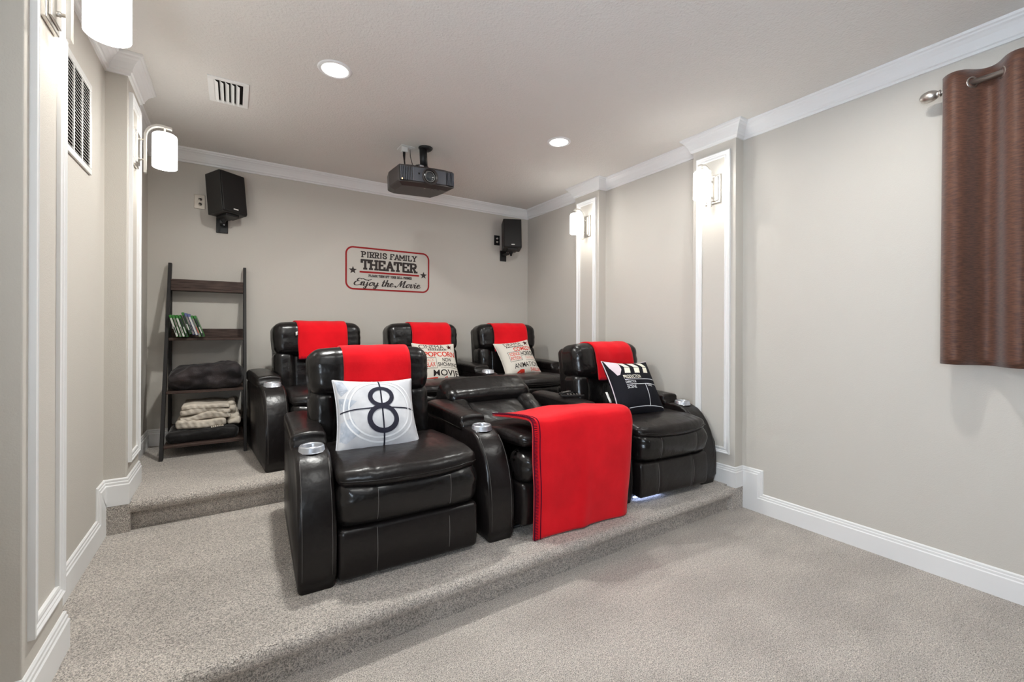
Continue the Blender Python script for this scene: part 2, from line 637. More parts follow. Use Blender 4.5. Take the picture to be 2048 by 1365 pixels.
# baseboards, stepping up with the platforms
e = 0.0155
bp_ = [((XL, YF, 0), Xp), ((XL, YA0 - e, 0), Xp), ((XL, YA0 - e, P1), Xp), ((XL, YA0, P1), Yn), ((a, YA0, P1), Xp), ((a, YA1, P1), Yp), ((XL, YA1, P1), Xp),
       ((XL, YC0 - e, P1), Xp), ((XL, YC0 - e, P2), Xp), ((XL, YC0, P2), Yn), ((a, YC0, P2), Xp), ((a, YC1, P2), Yp), ((XL, YC1, P2), Xp),
       ((XL, YB, P2), Yn), ((XR, YB, P2), Xn),
       ((XR, YC1, P2), Yp), ((b, YC1, P2), Xn), ((b, YC0, P2), Yn), ((XR, YC0, P2), Xn), ((XR, YC0 - e, P2), Xn), ((XR, YC0 - e, P1), Xn),
       ((XR, YA1, P1), Yp), ((b, YA1, P1), Xn), ((b, YA0, P1), Yn), ((XR, YA0, P1), Xn), ((XR, YA0 - e, P1), Xn), ((XR, YA0 - e, 0), Xn), ((XR, YF, 0), Xn)]
base_prof = [(0, -0.01), (0.0145, -0.01), (0.0145, 0.096), (0.0105, 0.101), (0.0105, 0.112), (0.0075, 0.116), (0.0075, 0.126), (0.003, BH), (0, BH)]
rings = sweep_rings([p for p, n in bp_], [n for p, n in bp_][:-1], base_prof)
struct(sweep_mesh('baseboard_left', rings[:14], 'trim_white'), 'white baseboard stepping up along the left wall')
struct(sweep_mesh('baseboard_back', rings[13:15], 'trim_white'), 'white baseboard along the back wall')
struct(sweep_mesh('baseboard_right', rings[14:], 'trim_white'), 'white baseboard stepping down along the right wall')


# ------------------------------------------------------------------ lamps
def downlight(x, y, label, watts=DOWN_W):
    t = empty('recessed_light', (x, y, ZC))
    lathe('trim_ring', [(0.068, 0.0), (0.070, -0.006), (0.082, -0.007), (0.090, -0.003), (0.091, 0.0)], 'trim_white', t, 40)
    lathe('lens', [(0.0, -0.0045), (0.069, -0.0045), (0.069, 0.0)], 'lamp_lens', t, 40)
    l = bpy.data.lights.new('lamp', 'AREA')
    l.shape = 'DISK'
    l.size = 0.13
    l.spread = math.radians(168)
    l.energy = watts
    l.color = (1.0, 0.997, 0.955)
    lo = bpy.data.objects.new('lamp', l)
    COL.objects.link(lo)
    lo.parent = t
    lo.location = (0, 0, -0.008)
    tag(t, label, 'ceiling light', 'recessed ceiling lights')


downlight(0.470, 2.568, 'round white recessed light beside the ceiling air vent', 24)
downlight(2.111, 2.618, 'round white recessed light between the projector and far wall sconce', 10)
downlight(2.200, 0.740, 'round white recessed light nearest the brown curtain', 9)
downlight(0.470, 0.740, 'unseen recessed light assumed above the open carpet by the near sconce', 6)  # added out of view to pair with the lamp by the curtain


def sconce(x, y, rotz, label):
    t = empty('wall_sconce', (x, y, 2.285), rotz)
    # back plate with a stepped face
    bm = bmesh.new()
    bm_box(bm, -0.060, 0.060, 0.0, 0.014, -0.115, 0.090, 0.003)
    bm_box(bm, -0.046, 0.046, 0.014, 0.022, -0.100, 0.075, 0.002)
    from_bm('back_plate', bm, 'nickel', t)
    # flat bar bent over at the top
    path = [(0.050, -0.145), (0.050, 0.050)]
    for k in range(1, 13):
        an = PI - k / 12 * PI * 0.52
        path.append((0.120 + 0.070 * math.cos(an), 0.065 + 0.076 * math.sin(an)))
    path.append((0.172, 0.134))
    V, F = [], []
    w, th = 0.013, 0.006
    for i, (py, pz) in enumerate(path):
        p0, p1 = path[max(0, i - 1)], path[min(len(path) - 1, i + 1)]
        d = Vector((p1[0] - p0[0], p1[1] - p0[1])).normalized()
        nn = Vector((-d.y, d.x))
        for sx, sn in ((-1, -1), (1, -1), (1, 1), (-1, 1)):
            V.append((sx * w, py + nn.x * sn * th, pz + nn.y * sn * th))
    n = len(path)
    for i in range(n - 1):
        for k in range(4):
            F.append((i * 4 + k, i * 4 + (k + 1) % 4, i * 4 + 4 + (k + 1) % 4, i * 4 + 4 + k))
    F += [(0, 3, 2, 1), (n * 4 - 4, n * 4 - 3, n * 4 - 2, n * 4 - 1)]
    mesh('arm', V, F, 'nickel', t)
    for z in (0.045, -0.070):
        lathe('peg', [(0, 0.02), (0.008, 0.02), (0.008, 0.03), (0.006, 0.031), (0.006, 0.046), (0, 0.046)], 'nickel', t, 16,
              Matrix.Translation((0, 0, z)) @ Matrix.Rotation(-PI / 2, 4, 'X'))
    lathe('stem', [(0, 0.100), (0.005, 0.100), (0.005, 0.136), (0, 0.136)], 'nickel', t, 12, Matrix.Translation((0, 0.138, 0)))
    lathe('shade', [(0.0, 0.094), (0.050, 0.096), (0.057, 0.090), (0.059, 0.080), (0.059, -0.096), (0.056, -0.099), (0.054, -0.096), (0.053, 0.07), (0.0, 0.08)],
          'shade_glass', t, 36, Matrix.Translation((0, 0.138, 0)))
    lathe('shade_cap', [(0, 0.098), (0.022, 0.097), (0.022, 0.103), (0, 0.106)], 'nickel', t, 20, Matrix.Translation((0, 0.138, 0)))
    tag(t, label, 'wall lamp', 'wall sconces on the pilasters')


ym, yn = (YA0 + YA1) / 2, (YC0 + YC1) / 2
sconce(XL + PIL, ym, -PI / 2, 'brushed nickel sconce with white glass shade cut off by the picture top')
sconce(XL + PIL, yn, -PI / 2, 'brushed nickel sconce with white glass shade above the ladder shelf')
sconce(XR - PIL, ym, PI / 2, 'brushed nickel sconce with white glass shade on the pilaster nearer the curtain')
sconce(XR - PIL, yn, PI / 2, 'brushed nickel sconce with white glass shade beside the small corner speaker')


# ------------------------------------------------------------------ recliners
ARM_W = 0.148


def back_frame(hy, hz, ang):
    """matrix taking (x, n forward, s up the back) to chair coordinates; n is towards the sitter."""
    s = Vector((0, math.sin(ang), math.cos(ang)))
    nn = Vector((0, -math.cos(ang), math.sin(ang)))
    return Matrix(((1, 0, 0, 0), (0, nn.y, s.y, hy), (0, nn.z, s.z, hz), (0, 0, 0, 1)))


def arm(t, x0, lit=False):
    prof = [(0.014, 0.0), (0.003, 0.06), (0.0, 0.13), (0.003, 0.21), (0.014, 0.29), (0.034, 0.36), (0.066, 0.425), (0.105, 0.475), (0.15, 0.512), (0.20, 0.532), (0.26, 0.538), (0.33, 0.532), (0.40, 0.522),
            (0.94, 0.515), (0.95, 0.49), (0.95, 0.0)]
    am = prism('arm', prof, x0, x0 + ARM_W, 'x', 'leather', t, 0.020, 4, True)
    pad = soft('arm_pad', x0 - 0.006, x0 + ARM_W + 0.006, 0.345, 0.92, 0.510, 0.592, 0.019, 'leather', am, (4, 10, 3),
               lambda p, q: Vector((p.x, p.y - 0.02 * (q.z < 0) * (q.y < 0), p.z + (0.012 * (1 - q.x * q.x) - 0.010 * max(0, -q.y)) * (q.z > 0))))
    for sx in (x0 + 0.016, x0 + ARM_W - 0.016):
        tube('seam', [(sx, y - 0.002, z) for y, z in prof[1:9]], 0.0013, 'stitch_thread', am, 5)
    cx, cy = x0 + ARM_W / 2, 0.235
    M = Matrix.Translation((cx, cy, 0.533))
    cup = lathe('cup_holder', [(0.0, -0.07), (0.036, -0.07), (0.040, 0.018), (0.043, 0.024), (0.050, 0.024), (0.054, 0.018), (0.056, 0.002), (0.060, -0.004)], 'silver_plastic', am, 36, M)
    lathe('cup_liner', [(0.0, -0.062), (0.0375, -0.062), (0.039, -0.02), (0.037, -0.02), (0.035, -0.06)], 'black_gloss', cup, 24, M)
    return am


def recliner(name, label, loc, rot, pitch, seat_w, left_arm, right_arm=True, recline=8.0, foot_fwd=0.0, foot_up=0.0, seat_lift=0.0, led=False, back_dx=0.0):
    t = empty(name, loc, math.radians(rot))
    tag(t, label, 'recliner', 'black leather recliners')
    x0 = ARM_W + 0.007
    x1 = x0 + seat_w
    xc = (x0 + x1) / 2
    if left_arm:
        arm(t, 0.0)
    if right_arm:
        arm(t, pitch)
    # base under the seat
    box('base', x0 + 0.01, x1 - 0.01, 0.14, 0.86, 0.03, 0.36, 'leather', t, 0.015, 2)
    fy, fz = -foot_fwd, foot_up
    hw = seat_w / 2

    def lower(p, q):
        g = sum(math.exp(-((p.x - xc - s * hw * 0.52) / 0.008) ** 2) for s in (-1, 1))
        return Vector((p.x, p.y + 0.006 * g * (q.y < 0) + 0.012 * (q.z ** 2) * (q.y < 0), p.z))

    def upper(p, q):
        y = p.y
        if q.y < 0.2:
            g = sum(math.exp(-((p.x - xc - s * hw * 0.52) / 0.008) ** 2) for s in (-1, 1))
            y += 0.030 * abs(q.z - 0.15) ** 2.0 + 0.020 * abs(q.x) ** 4 + 0.004 * g
            ed = max(0.0, abs(q.x) - 0.72) / 0.28
            y += 0.012 * ed * noise.noise(Vector((p.x * 6, 3.1, p.z * 30 + p.x)))
            y += 0.004 * noise.noise(Vector((p.x * 9, 1.7, p.z * 12)))
        return Vector((p.x, y, p.z))
    leg = soft('leg_rest', x0, x1, fy - 0.012, fy + 0.13, fz + 0.012, fz + 0.235, 0.024, 'leather', t, (44, 3, 8), lower)
    lc = soft('leg_cushion', x0 - 0.004, x1 + 0.004, fy - 0.040, fy + 0.16, fz + 0.222, fz * 0.3 + 0.432, 0.058, 'leather_wrinkled', t, (44, 4, 8), upper)
    for s in (-1, 1):
        sx = xc + s * hw * 0.52
        tube('seam', [(sx + 0.004, fy - 0.0095 + 0.012 * (k / 4 - 1) ** 2, fz + 0.028 + 0.0238 * k) for k in range(9)], 0.0022, 'stitch_thread', leg, 5)

    for s in (-1, 1):
        sx = xc + s * hw * 0.52
        zc_, zh = (fz * 1.3 + 0.654) / 2, (0.210 - 0.7 * fz) / 2
        pts = []
        for k in range(11):
            qz = -0.62 + 1.30 * k / 10
            q = upper(Vector((sx, fy - 0.040, zc_ + qz * zh)), Vector((s * 0.52, -1, qz)))
            pts.append(q + Vector((0, -0.0006, 0)))
        tube('seam', pts, 0.0018, 'stitch_thread', lc, 5)
    sl = seat_lift

    def seatf(p, q):
        y, z = p.y, p.z
        fr = max(0.0, -q.y)
        y += 0.060 * abs(q.x) ** 2.6 * fr                              # bowed front edge
        w = 0.5 + 0.5 * q.z
        top = 0.022 * (1 - q.x * q.x) * (1 - q.y * q.y) - 0.016 * math.exp(-(q.x / 0.5) ** 2) * math.exp(-((q.y - 0.1) / 0.45) ** 2)
        top -= 0.022 * fr ** 4 + 0.020 * max(0, q.y)
        for s in (-1, 1):
            top -= 0.0035 * math.exp(-((q.x - s * 0.55) / 0.022) ** 2)
        top += 0.004 * noise.noise(Vector((p.x * 8, p.y * 8, loc[0])))
        z += top * w - 0.010 * (1 - q.x * q.x) * fr * (1 - w)
        z += 0.006 * noise.noise(Vector((p.x * 25, 5.5, p.y * 9))) * fr * abs(q.x)
        z += sl * (0.5 - 0.5 * q.y)
        return Vector((p.x, y, z))
    soft('seat_cushion', x0 - 0.003, x1 + 0.003, -0.046 - foot_fwd * 0.9, 0.62, 0.412, 0.495, 0.036, 'leather', t, (40, 16, 4), seatf)
    sq = -0.046 - foot_fwd * 0.9
    pts = []
    for k in range(31):
        qx = -0.97 + 1.94 * k / 30
        p = seatf(Vector((xc + qx * (hw + 0.003), sq + 0.004, 0.450)), Vector((qx, -1.0, -0.1)))
        pts.append(p + Vector((0, -0.004, 0)))
    tube('seat_piping', pts, 0.0038, 'leather', t, 6)
    # reclining back
    B = back_frame(0.610, 0.400, math.radians(recline))
    bw = seat_w / 2 + 0.010
    xs_ = xc
    xc = xc + back_dx
    soft('back_shell', xc - bw + 0.015, xc + bw - 0.015, -0.205, -0.06, -0.16, 0.565, 0.045, 'leather', t, (8, 4, 10), None, B)

    def pillowy(p, q):
        d = 0.0
        if q.y > 0:
            d = -0.010 * q.z * q.z + 0.010 * (1 - q.x * q.x) + 0.006 * noise.noise(Vector((p.x * 11 + loc[0], p.z * 14, loc[1])))
        return Vector((p.x, p.y + d, p.z))
    soft('lumbar_panel', xc - bw + 0.13, xc + bw - 0.13, -0.08, 0.024, 0.01, 0.335, 0.035, 'leather_wrinkled', t, (16, 3, 14), pillowy, B)
    for s in (-1, 1):
        sx0, sx1 = (xc - bw, xc - bw + 0.150) if s < 0 else (xc + bw - 0.150, xc + bw)
        soft('bolster', sx0, sx1, -0.13, 0.056, 0.0, 0.355, 0.055, 'leather_wrinkled', t, (8, 4, 16), pillowy, B)

    def headf(p, q):
        y, z, x = p.y, p.z, p.x
        if q.y > 0:
            y -= 0.020 * max(0, q.z) ** 3
            y += 0.012 * (1 - q.x * q.x)
            ed = max(0.0, abs(q.x) - 0.62) / 0.38
            y += 0.010 * ed * noise.noise(Vector((p.x * 5, loc[0], p.z * 26)))
            for s in (-1, 1):
                y -= 0.004 * math.exp(-((q.x - s * 0.55) / 0.022) ** 2)
        z -= 0.016 * abs(q.x) ** 4 * max(0, q.z)
        x -= 0.010 * q.x * abs(q.z) * (q.z < 0)
        return Vector((x, y, z))
    soft('headrest', xc - bw - 0.004, xc + bw + 0.004, -0.150, 0.080, 0.318, 0.590, 0.066, 'leather_wrinkled', t, (40, 5, 10), headf, B)
    if led:
        box('light_strip', x0 + 0.02, xs_ - 0.06, fy + 0.075, fy + 0.085, 0.016, 0.022, 'led_blue', t)
    if seat_lift > 0.03:
        for k, (p0, p1) in enumerate((((x0 + 0.03, 0.20, 0.06), (x0 + 0.03, fy + 0.03, 0.17)), ((x0 + 0.03, 0.22, 0.18), (x0 + 0.03, fy + 0.05, 0.05)),
                                      ((x1 - 0.03, 0.20, 0.06), (x1 - 0.03, fy + 0.03, 0.17)), ((x1 - 0.03, 0.22, 0.18), (x1 - 0.03, fy + 0.05, 0.05)),
                                      ((x0 + 0.02, fy + 0.12, 0.02), (x1 - 0.02, fy + 0.12, 0.02)))):
            tube('link_bar', [p0, p1], 0.008, 'dark_metal', t, 8)
    t['_xc'], t['_bw'] = xc, bw
    return t, B, xc


R1, B1, c1 = recliner('recliner', 'black leather recliner in the front row holding the number eight cushion', (0.218, 1.925, P1), -2.0, 0.870, 0.650, True, back_dx=-0.045)
R2, B2, c2 = recliner('recliner', 'reclined black leather recliner in the middle of the front row under a red blanket', (1.100, 1.890, P1), -1.0, 0.870, 0.690, False,
                      recline=62, foot_fwd=0.045, foot_up=0.05, seat_lift=0.065)
R3, B3, c3 = recliner('recliner', 'black leather recliner in the front row holding the clapperboard cushion', (1.975, 1.880, P1), -4.0, 0.790, 0.625, False,
                      foot_fwd=0.045, foot_up=0.022, led=True)
R4, B4, c4 = recliner('recliner', 'black leather recliner in the back row beside the ladder shelf', (0.168, 3.160, P2), 5.0, 0.870, 0.650, True)
R5, B5, c5 = recliner('recliner', 'black leather recliner in the back row holding the popcorn cushion', (1.025, 3.205, P2), 1.0, 0.870, 0.660, False)
R6, B6, c6 = recliner('recliner', 'black leather recliner in the back row holding the comedy cushion', (1.885, 3.205, P2), -3.0, 0.840, 0.650, False)


# ------------------------------------------------------------------ red throws over the headrests
def throw(R, B, xc, w, length, label, seed, dx=0.0, slant=0.0):
    path = []
    # up the rear, over the top, down the front (n, s)
    for k in range(8):
        path.append((-0.168, 0.30 + 0.20 * k / 7))
    for k in range(1, 13):
        an = PI - k / 12 * PI
        path.append((-0.034 + 0.135 * math.cos(an), 0.515 + 0.088 * math.sin(an)))
    n0, s0 = path[-1]
    for k in range(1, 15):
        path.append((n0 + 0.004, s0 - (length - 0.08) * k / 14))
    L = len(path) - 1

    def fn(u, v):
        f = u * L
        i = min(int(f), L - 1)
        g = f - i
        n_ = path[i][0] * (1 - g) + path[i + 1][0] * g
        s_ = path[i][1] * (1 - g) + path[i + 1][1] * g
        x = xc + dx + (v - 0.5) * w + slant * (u - 0.5) + 0.010 * noise.noise(Vector((u * 4, seed, v * 2)))
        ed = abs(v - 0.5) * 2
        n_ += 0.006 * noise.noise(Vector((u * 5, v * 4, seed * 3.1))) + 0.003 * ed
        s_ += 0.004 * noise.noise(Vector((v * 5, u * 3, seed)))
        return B @ Vector((x, n_, s_))
    o = sheet('throw_blanket', fn, 44, 18, 0.013, 'fleece_red')
    o.location, o.rotation_euler = R.location, R.rotation_euler
    tag(o, label, 'blanket', 'red throws folded over headrests')
    # whip stitched lower hem
    bm = bmesh.new()
    for k in range(36):
        v = (k + 0.5) / 36
        p0, p1 = fn(1.0, v), fn(0.965, v)
        nn = (fn(0.98, v + 0.01) - fn(0.98, v)).cross(p1 - p0).normalized()
        if nn.dot(B.to_3x3() @ Vector((0, 1, 0))) < 0:
            nn = -nn
        tube_bm(bm, [p0 + nn * 0.001, p1 + nn * 0.001], 0.0012, 4)
    tube_bm(bm, [fn(1.0, k / 18) + (fn(1.0, k / 18) - fn(0.97, k / 18)) * 0.1 for k in range(19)], 0.003, 5)
    from_bm('stitched_hem', bm, 'dark_hem', o)
    return o


throw(R1, B1, c1, 0.375, 0.40, 'red fleece throw on the headrest above the number eight cushion', 1.3, 0.02)
throw(R3, B3, c3, 0.370, 0.30, 'red fleece throw on the headrest above the clapperboard cushion', 2.9, 0.03, 0.03)
t4 = throw(R4, B4, c4, 0.380, 0.315, 'red fleece throw with a white tag on the headrest by the ladder shelf', 4.1, 0.015)
throw(R5, B5, c5, 0.385, 0.30, 'red fleece throw on the headrest above the popcorn cushion', 5.7, 0.05)
throw(R6, B6, c6, 0.390, 0.30, 'red fleece throw on the headrest above the comedy cushion', 7.7, 0.01)
tagm = sheet('care_tag', lambda u, v: B4 @ Vector((c4 + 0.015 - 0.193 - 0.014 * v, 0.103, 0.50 - 0.03 * u - 0.008 * v)), 2, 2, 0.0012, 'white_plastic', t4)


# ------------------------------------------------------------------ red blanket over the reclined chair's leg rest
def blanket():
    X0, X1 = 1.292, 1.966
    path = [(2.20, 0.750), (2.10, 0.762), (2.00, 0.776), (1.92, 0.785), (1.86, 0.789), (1.82, 0.784), (1.797, 0.768), (1.785, 0.742), (1.779, 0.70)]
    for k in range(1, 19):
        path.append((1.779 - 0.006 * math.sin(k / 18 * PI) + 0.012 * k / 18, 0.70 - (0.70 - 0.186) * k / 18))
    L = len(path) - 1

    def fn(u, v):
        f = u * L
        i = min(int(f), L - 1)
        g = f - i
        y = path[i][0] * (1 - g) + path[i + 1][0] * g
        z = path[i][1] * (1 - g) + path[i + 1][1] * g
        hang = max(0.0, (u - 0.32) / 0.68)
        y += -0.05 * (v - 0.3) * (1 - 0.3 * hang) + 0.008 * noise.noise(Vector((v * 3.2, u * 3, 4.4))) * (0.3 + hang)
        y += -0.010 * math.exp(-((v - 0.52 + 0.05 * hang) / 0.05) ** 2) * hang
        z += 0.012 * (1 - hang) * noise.noise(Vector((v * 2.6, u * 6, 9.1))) + 0.016 * v * (1 - hang)
        z -= 0.022 * hang ** 6 * (1 - v) ** 2 + 0.022 * hang * v
        x = X0 + (X1 - X0) * v + 0.010 * hang * (1 - v) + 0.008 * noise.noise(Vector((u * 3, 0.4, v)))
        rr = max(0.0, (v - 0.90) / 0.10)
        y += 0.030 * rr ** 2 * hang
        return Vector((x, y, z))
    o = sheet('fleece_blanket', fn, 70, 44, 0.016, 'fleece_red')
    tag(o, 'large red fleece blanket with dark stitched edge hanging over the middle leg rest', 'blanket')
    bm = bmesh.new()
    N = 105

    def nrm(u, v):
        uu = min(u, 0.99)
        vv = min(v, 0.98)
        return (fn(uu + 0.01, vv) - fn(uu, vv)).cross(fn(uu, vv + 0.01) - fn(uu, vv)).normalized()
    sgn = 1 if nrm(0.8, 0.5).y < 0 else -1
    for k in range(N):
        u = (k + 0.5) / N
        p0, p1 = fn(u, 0.0), fn(u, 0.032)
        nn = nrm(u, 0.01) * sgn
        tube_bm(bm, [p0 + nn * 0.001, p1 + nn * 0.0012], 0.0016, 4)
    tube_bm(bm, [fn(k / 80, 0.055) + nrm(k / 80, 0.055) * sgn * 0.001 for k in range(81)], 0.0028, 5)
    tube_bm(bm, [fn(k / 80, 0.0) for k in range(81)], 0.0035, 5)
    from_bm('stitched_hem', bm, 'dark_hem', o)


blanket()


# ------------------------------------------------------------------ lettering
def tri_split(V, F, mx):
    """split triangles until no edge is longer than mx (2-D points)."""
    out = []
    st = [tuple(V[i] for i in f) for f in F]
    while st:
        a_, b_, c_ = st.pop()
        la, lb, lc = (Vector(a_) - Vector(b_)).length, (Vector(b_) - Vector(c_)).length, (Vector(c_) - Vector(a_)).length
        m_ = max(la, lb, lc)
        if m_ <= mx:
            out.append((a_, b_, c_))
            continue
        if m_ == la:
            p, q, r = a_, b_, c_
        elif m_ == lb:
            p, q, r = b_, c_, a_
        else:
            p, q, r = c_, a_, b_
        mid = ((p[0] + q[0]) / 2, (p[1] + q[1]) / 2)
        st += [(p, mid, r), (mid, q, r)]
    return out


def text_tris(s, box_, bold=0.0, shear=0.0, spacing=1.0):
    cu = bpy.data.curves.new('lettering', 'FONT')
    cu.body = s
    cu.offset = bold
    cu.shear = shear
    cu.space_character = spacing
    cu.resolution_u = 4
    ob = bpy.data.objects.new('lettering_source', cu)
    COL.objects.link(ob)
    bpy.context.view_layer.update()
    me = bpy.data.meshes.new_from_object(ob.evaluated_get(bpy.context.evaluated_depsgraph_get()))
    bpy.data.objects.remove(ob)
    bpy.data.curves.remove(cu)
    me.calc_loop_triangles()
    P = [(v.co.x, v.co.y) for v in me.vertices]
    T = [tuple(t.vertices) for t in me.loop_triangles]
    bpy.data.meshes.remove(me)
    xs, ys = [p[0] for p in P], [p[1] for p in P]
    x0, x1, y0, y1 = min(xs), max(xs), min(ys), max(ys)
    bx0, bx1, by0, by1 = box_
    Q = [(bx0 + (p[0] - x0) / (x1 - x0) * (bx1 - bx0), by0 + (p[1] - y0) / (y1 - y0) * (by1 - by0)) for p in P]
    return [(Q[i], Q[j], Q[k]) for i, j, k in T]


def quad(p, q, r, s):
    return [(p, q, r), (p, r, s)]


def rect(x0, x1, y0, y1):
    return quad((x0, y0), (x1, y0), (x1, y1), (x0, y1))


def ribbon(pts, w, closed=False):
    out = []
    n = len(pts)
    L, R = [], []
    for i in range(n):
        if closed:
            p0, p1 = pts[(i - 1) % n], pts[(i + 1) % n]
        else:
            p0, p1 = pts[max(0, i - 1)], pts[min(n - 1, i + 1)]
        d = Vector((p1[0] - p0[0], p1[1] - p0[1]))
        d = d.normalized() if d.length > 0 else Vector((1, 0))
        k = 1.0
        if (closed or 0 < i < n - 1):
            e0 = Vector((pts[i][0] - p0[0], pts[i][1] - p0[1]))
            if e0.length > 0:
                k = 1 / max(0.55, abs(e0.normalized().dot(d)))
        ww = (w[i] if isinstance(w, (list, tuple)) else w) * 0.5 * k
        L.append((pts[i][0] - d.y * ww, pts[i][1] + d.x * ww))
        R.append((pts[i][0] + d.y * ww, pts[i][1] - d.x * ww))
    for i in range(n if closed else n - 1):
        j = (i + 1) % n
        out += quad(R[i], R[j], L[j], L[i])
    return out


def ring2(cx, cy, rx, ry, w, n=40, a0=0.0, a1=360.0):
    pts = [(cx + rx * math.cos(math.radians(a0 + (a1 - a0) * k / n)), cy + ry * math.sin(math.radians(a0 + (a1 - a0) * k / n))) for k in range(n + (a1 - a0 < 359))]
    return ribbon(pts, w, a1 - a0 > 359)


def star(cx, cy, r, rot=90.0):
    P = [(cx + (r if k % 2 == 0 else r * 0.42) * math.cos(math.radians(rot + 36 * k)), cy + (r if k % 2 == 0 else r * 0.42) * math.sin(math.radians(rot + 36 * k))) for k in range(10)]
    return [((cx, cy), P[k], P[(k + 1) % 10]) for k in range(10)]


SLAB = {
    'P': ([[(.2, 0), (.2, 1)], [(.2, 1), (.6, 1), (.8, .93), (.86, .76), (.8, .58), (.6, .5), (.2, .5)]], [(.2, 0), (.12, 1)]),
    'I': ([[(.5, 0), (.5, 1)]], [(.5, 0), (.5, 1)]),
    'R': ([[(.2, 0), (.2, 1)], [(.2, 1), (.6, 1), (.8, .93), (.86, .76), (.8, .58), (.6, .5), (.2, .5)], [(.5, .5), (.82, 0)]], [(.2, 0), (.86, 0), (.12, 1)]),
    'S': ([[(.84, .72), (.82, .9), (.62, 1), (.36, 1), (.17, .9), (.15, .7), (.3, .57), (.7, .44), (.86, .3), (.84, .1), (.64, 0), (.36, 0), (.16, .1), (.14, .28)]], []),
    'F': ([[(.2, 0), (.2, 1), (.86, 1), (.86, .78)], [(.2, .52), (.62, .52)]], [(.2, 0)]),
    'A': ([[(.1, 0), (.5, 1), (.9, 0)], [(.26, .34), (.74, .34)]], [(.1, 0), (.9, 0)]),
    'M': ([[(.08, 0), (.08, 1), (.5, .3), (.92, 1), (.92, 0)]], [(.08, 0), (.92, 0)]),
    'L': ([[(.2, 1), (.2, 0), (.86, 0), (.86, .26)]], [(.2, 1)]),
    'Y': ([[(.1, 1), (.5, .48), (.9, 1)], [(.5, .48), (.5, 0)]], [(.1, 1), (.9, 1), (.5, 0)]),
    'T': ([[(.06, .74), (.06, 1), (.94, 1), (.94, .74)], [(.5, 1), (.5, 0)]], [(.5, 0)]),
    'H': ([[(.15, 0), (.15, 1)], [(.85, 0), (.85, 1)], [(.15, .5), (.85, .5)]], [(.15, 0), (.15, 1), (.85, 0), (.85, 1)]),
    'E': ([[(.86, .76), (.86, 1), (.2, 1), (.2, 0), (.86, 0), (.86, .26)], [(.2, .52), (.62, .52)]], []),
    'U': ([[(.15, 1), (.15, .22), (.3, 0), (.7, 0), (.85, .22), (.85, 1)]], [(.15, 1), (.85, 1)]),
    'N': ([[(.15, 0), (.15, 1), (.85, 0), (.85, 1)]], [(.15, 0), (.85, 1)]),
    'O': ([[(.5, 1), (.2, .9), (.12, .5), (.2, .1), (.5, 0), (.8, .1), (.88, .5), (.8, .9), (.5, 1)]], []),
    'C': ([[(.84, .72), (.8, .92), (.5, 1), (.2, .9), (.12, .5), (.2, .1), (.5, 0), (.8, .08), (.86, .3)]], []),
}


def slab_text(s, x0, x1, y0, y1, wt):
    adv = {'I': 0.62, 'M': 1.2, ' ': 0.55}
    tot = sum(adv.get(c, 1.0) for c in s)
    un = (x1 - x0) / tot
    x = x0
    out = []
    H = y1 - y0
    for c in s:
        a_ = adv.get(c, 1.0) * un
        if c != ' ':
            st, se = SLAB[c]
            gw = a_ * 0.92

            def T(p):
                return (x + a_ * 0.04 + (p[0] if c != 'I' else p[0]) * gw, y0 + wt * 0.42 + p[1] * (H - wt * 0.84))
            for pl in st:
                q = [T(p) for p in pl]
                for i in range(len(q) - 1):
                    d = Vector((q[i + 1][0] - q[i][0], q[i + 1][1] - q[i][1])).normalized() * wt * 0.30
                    hor = abs(d.x) > abs(d.y) * 2.5
                    out += ribbon([(q[i][0] - d.x, q[i][1] - d.y), (q[i + 1][0] + d.x, q[i + 1][1] + d.y)], wt * (0.8 if hor else 1.0))
            for p in se:
                cx_, cy_ = T(p)
                sw = min(gw * 0.27, wt * 1.25)
                out += rect(cx_ - sw, cx_ + sw, cy_ - wt * 0.40, cy_ + wt * 0.40)
        x += a_
    return out


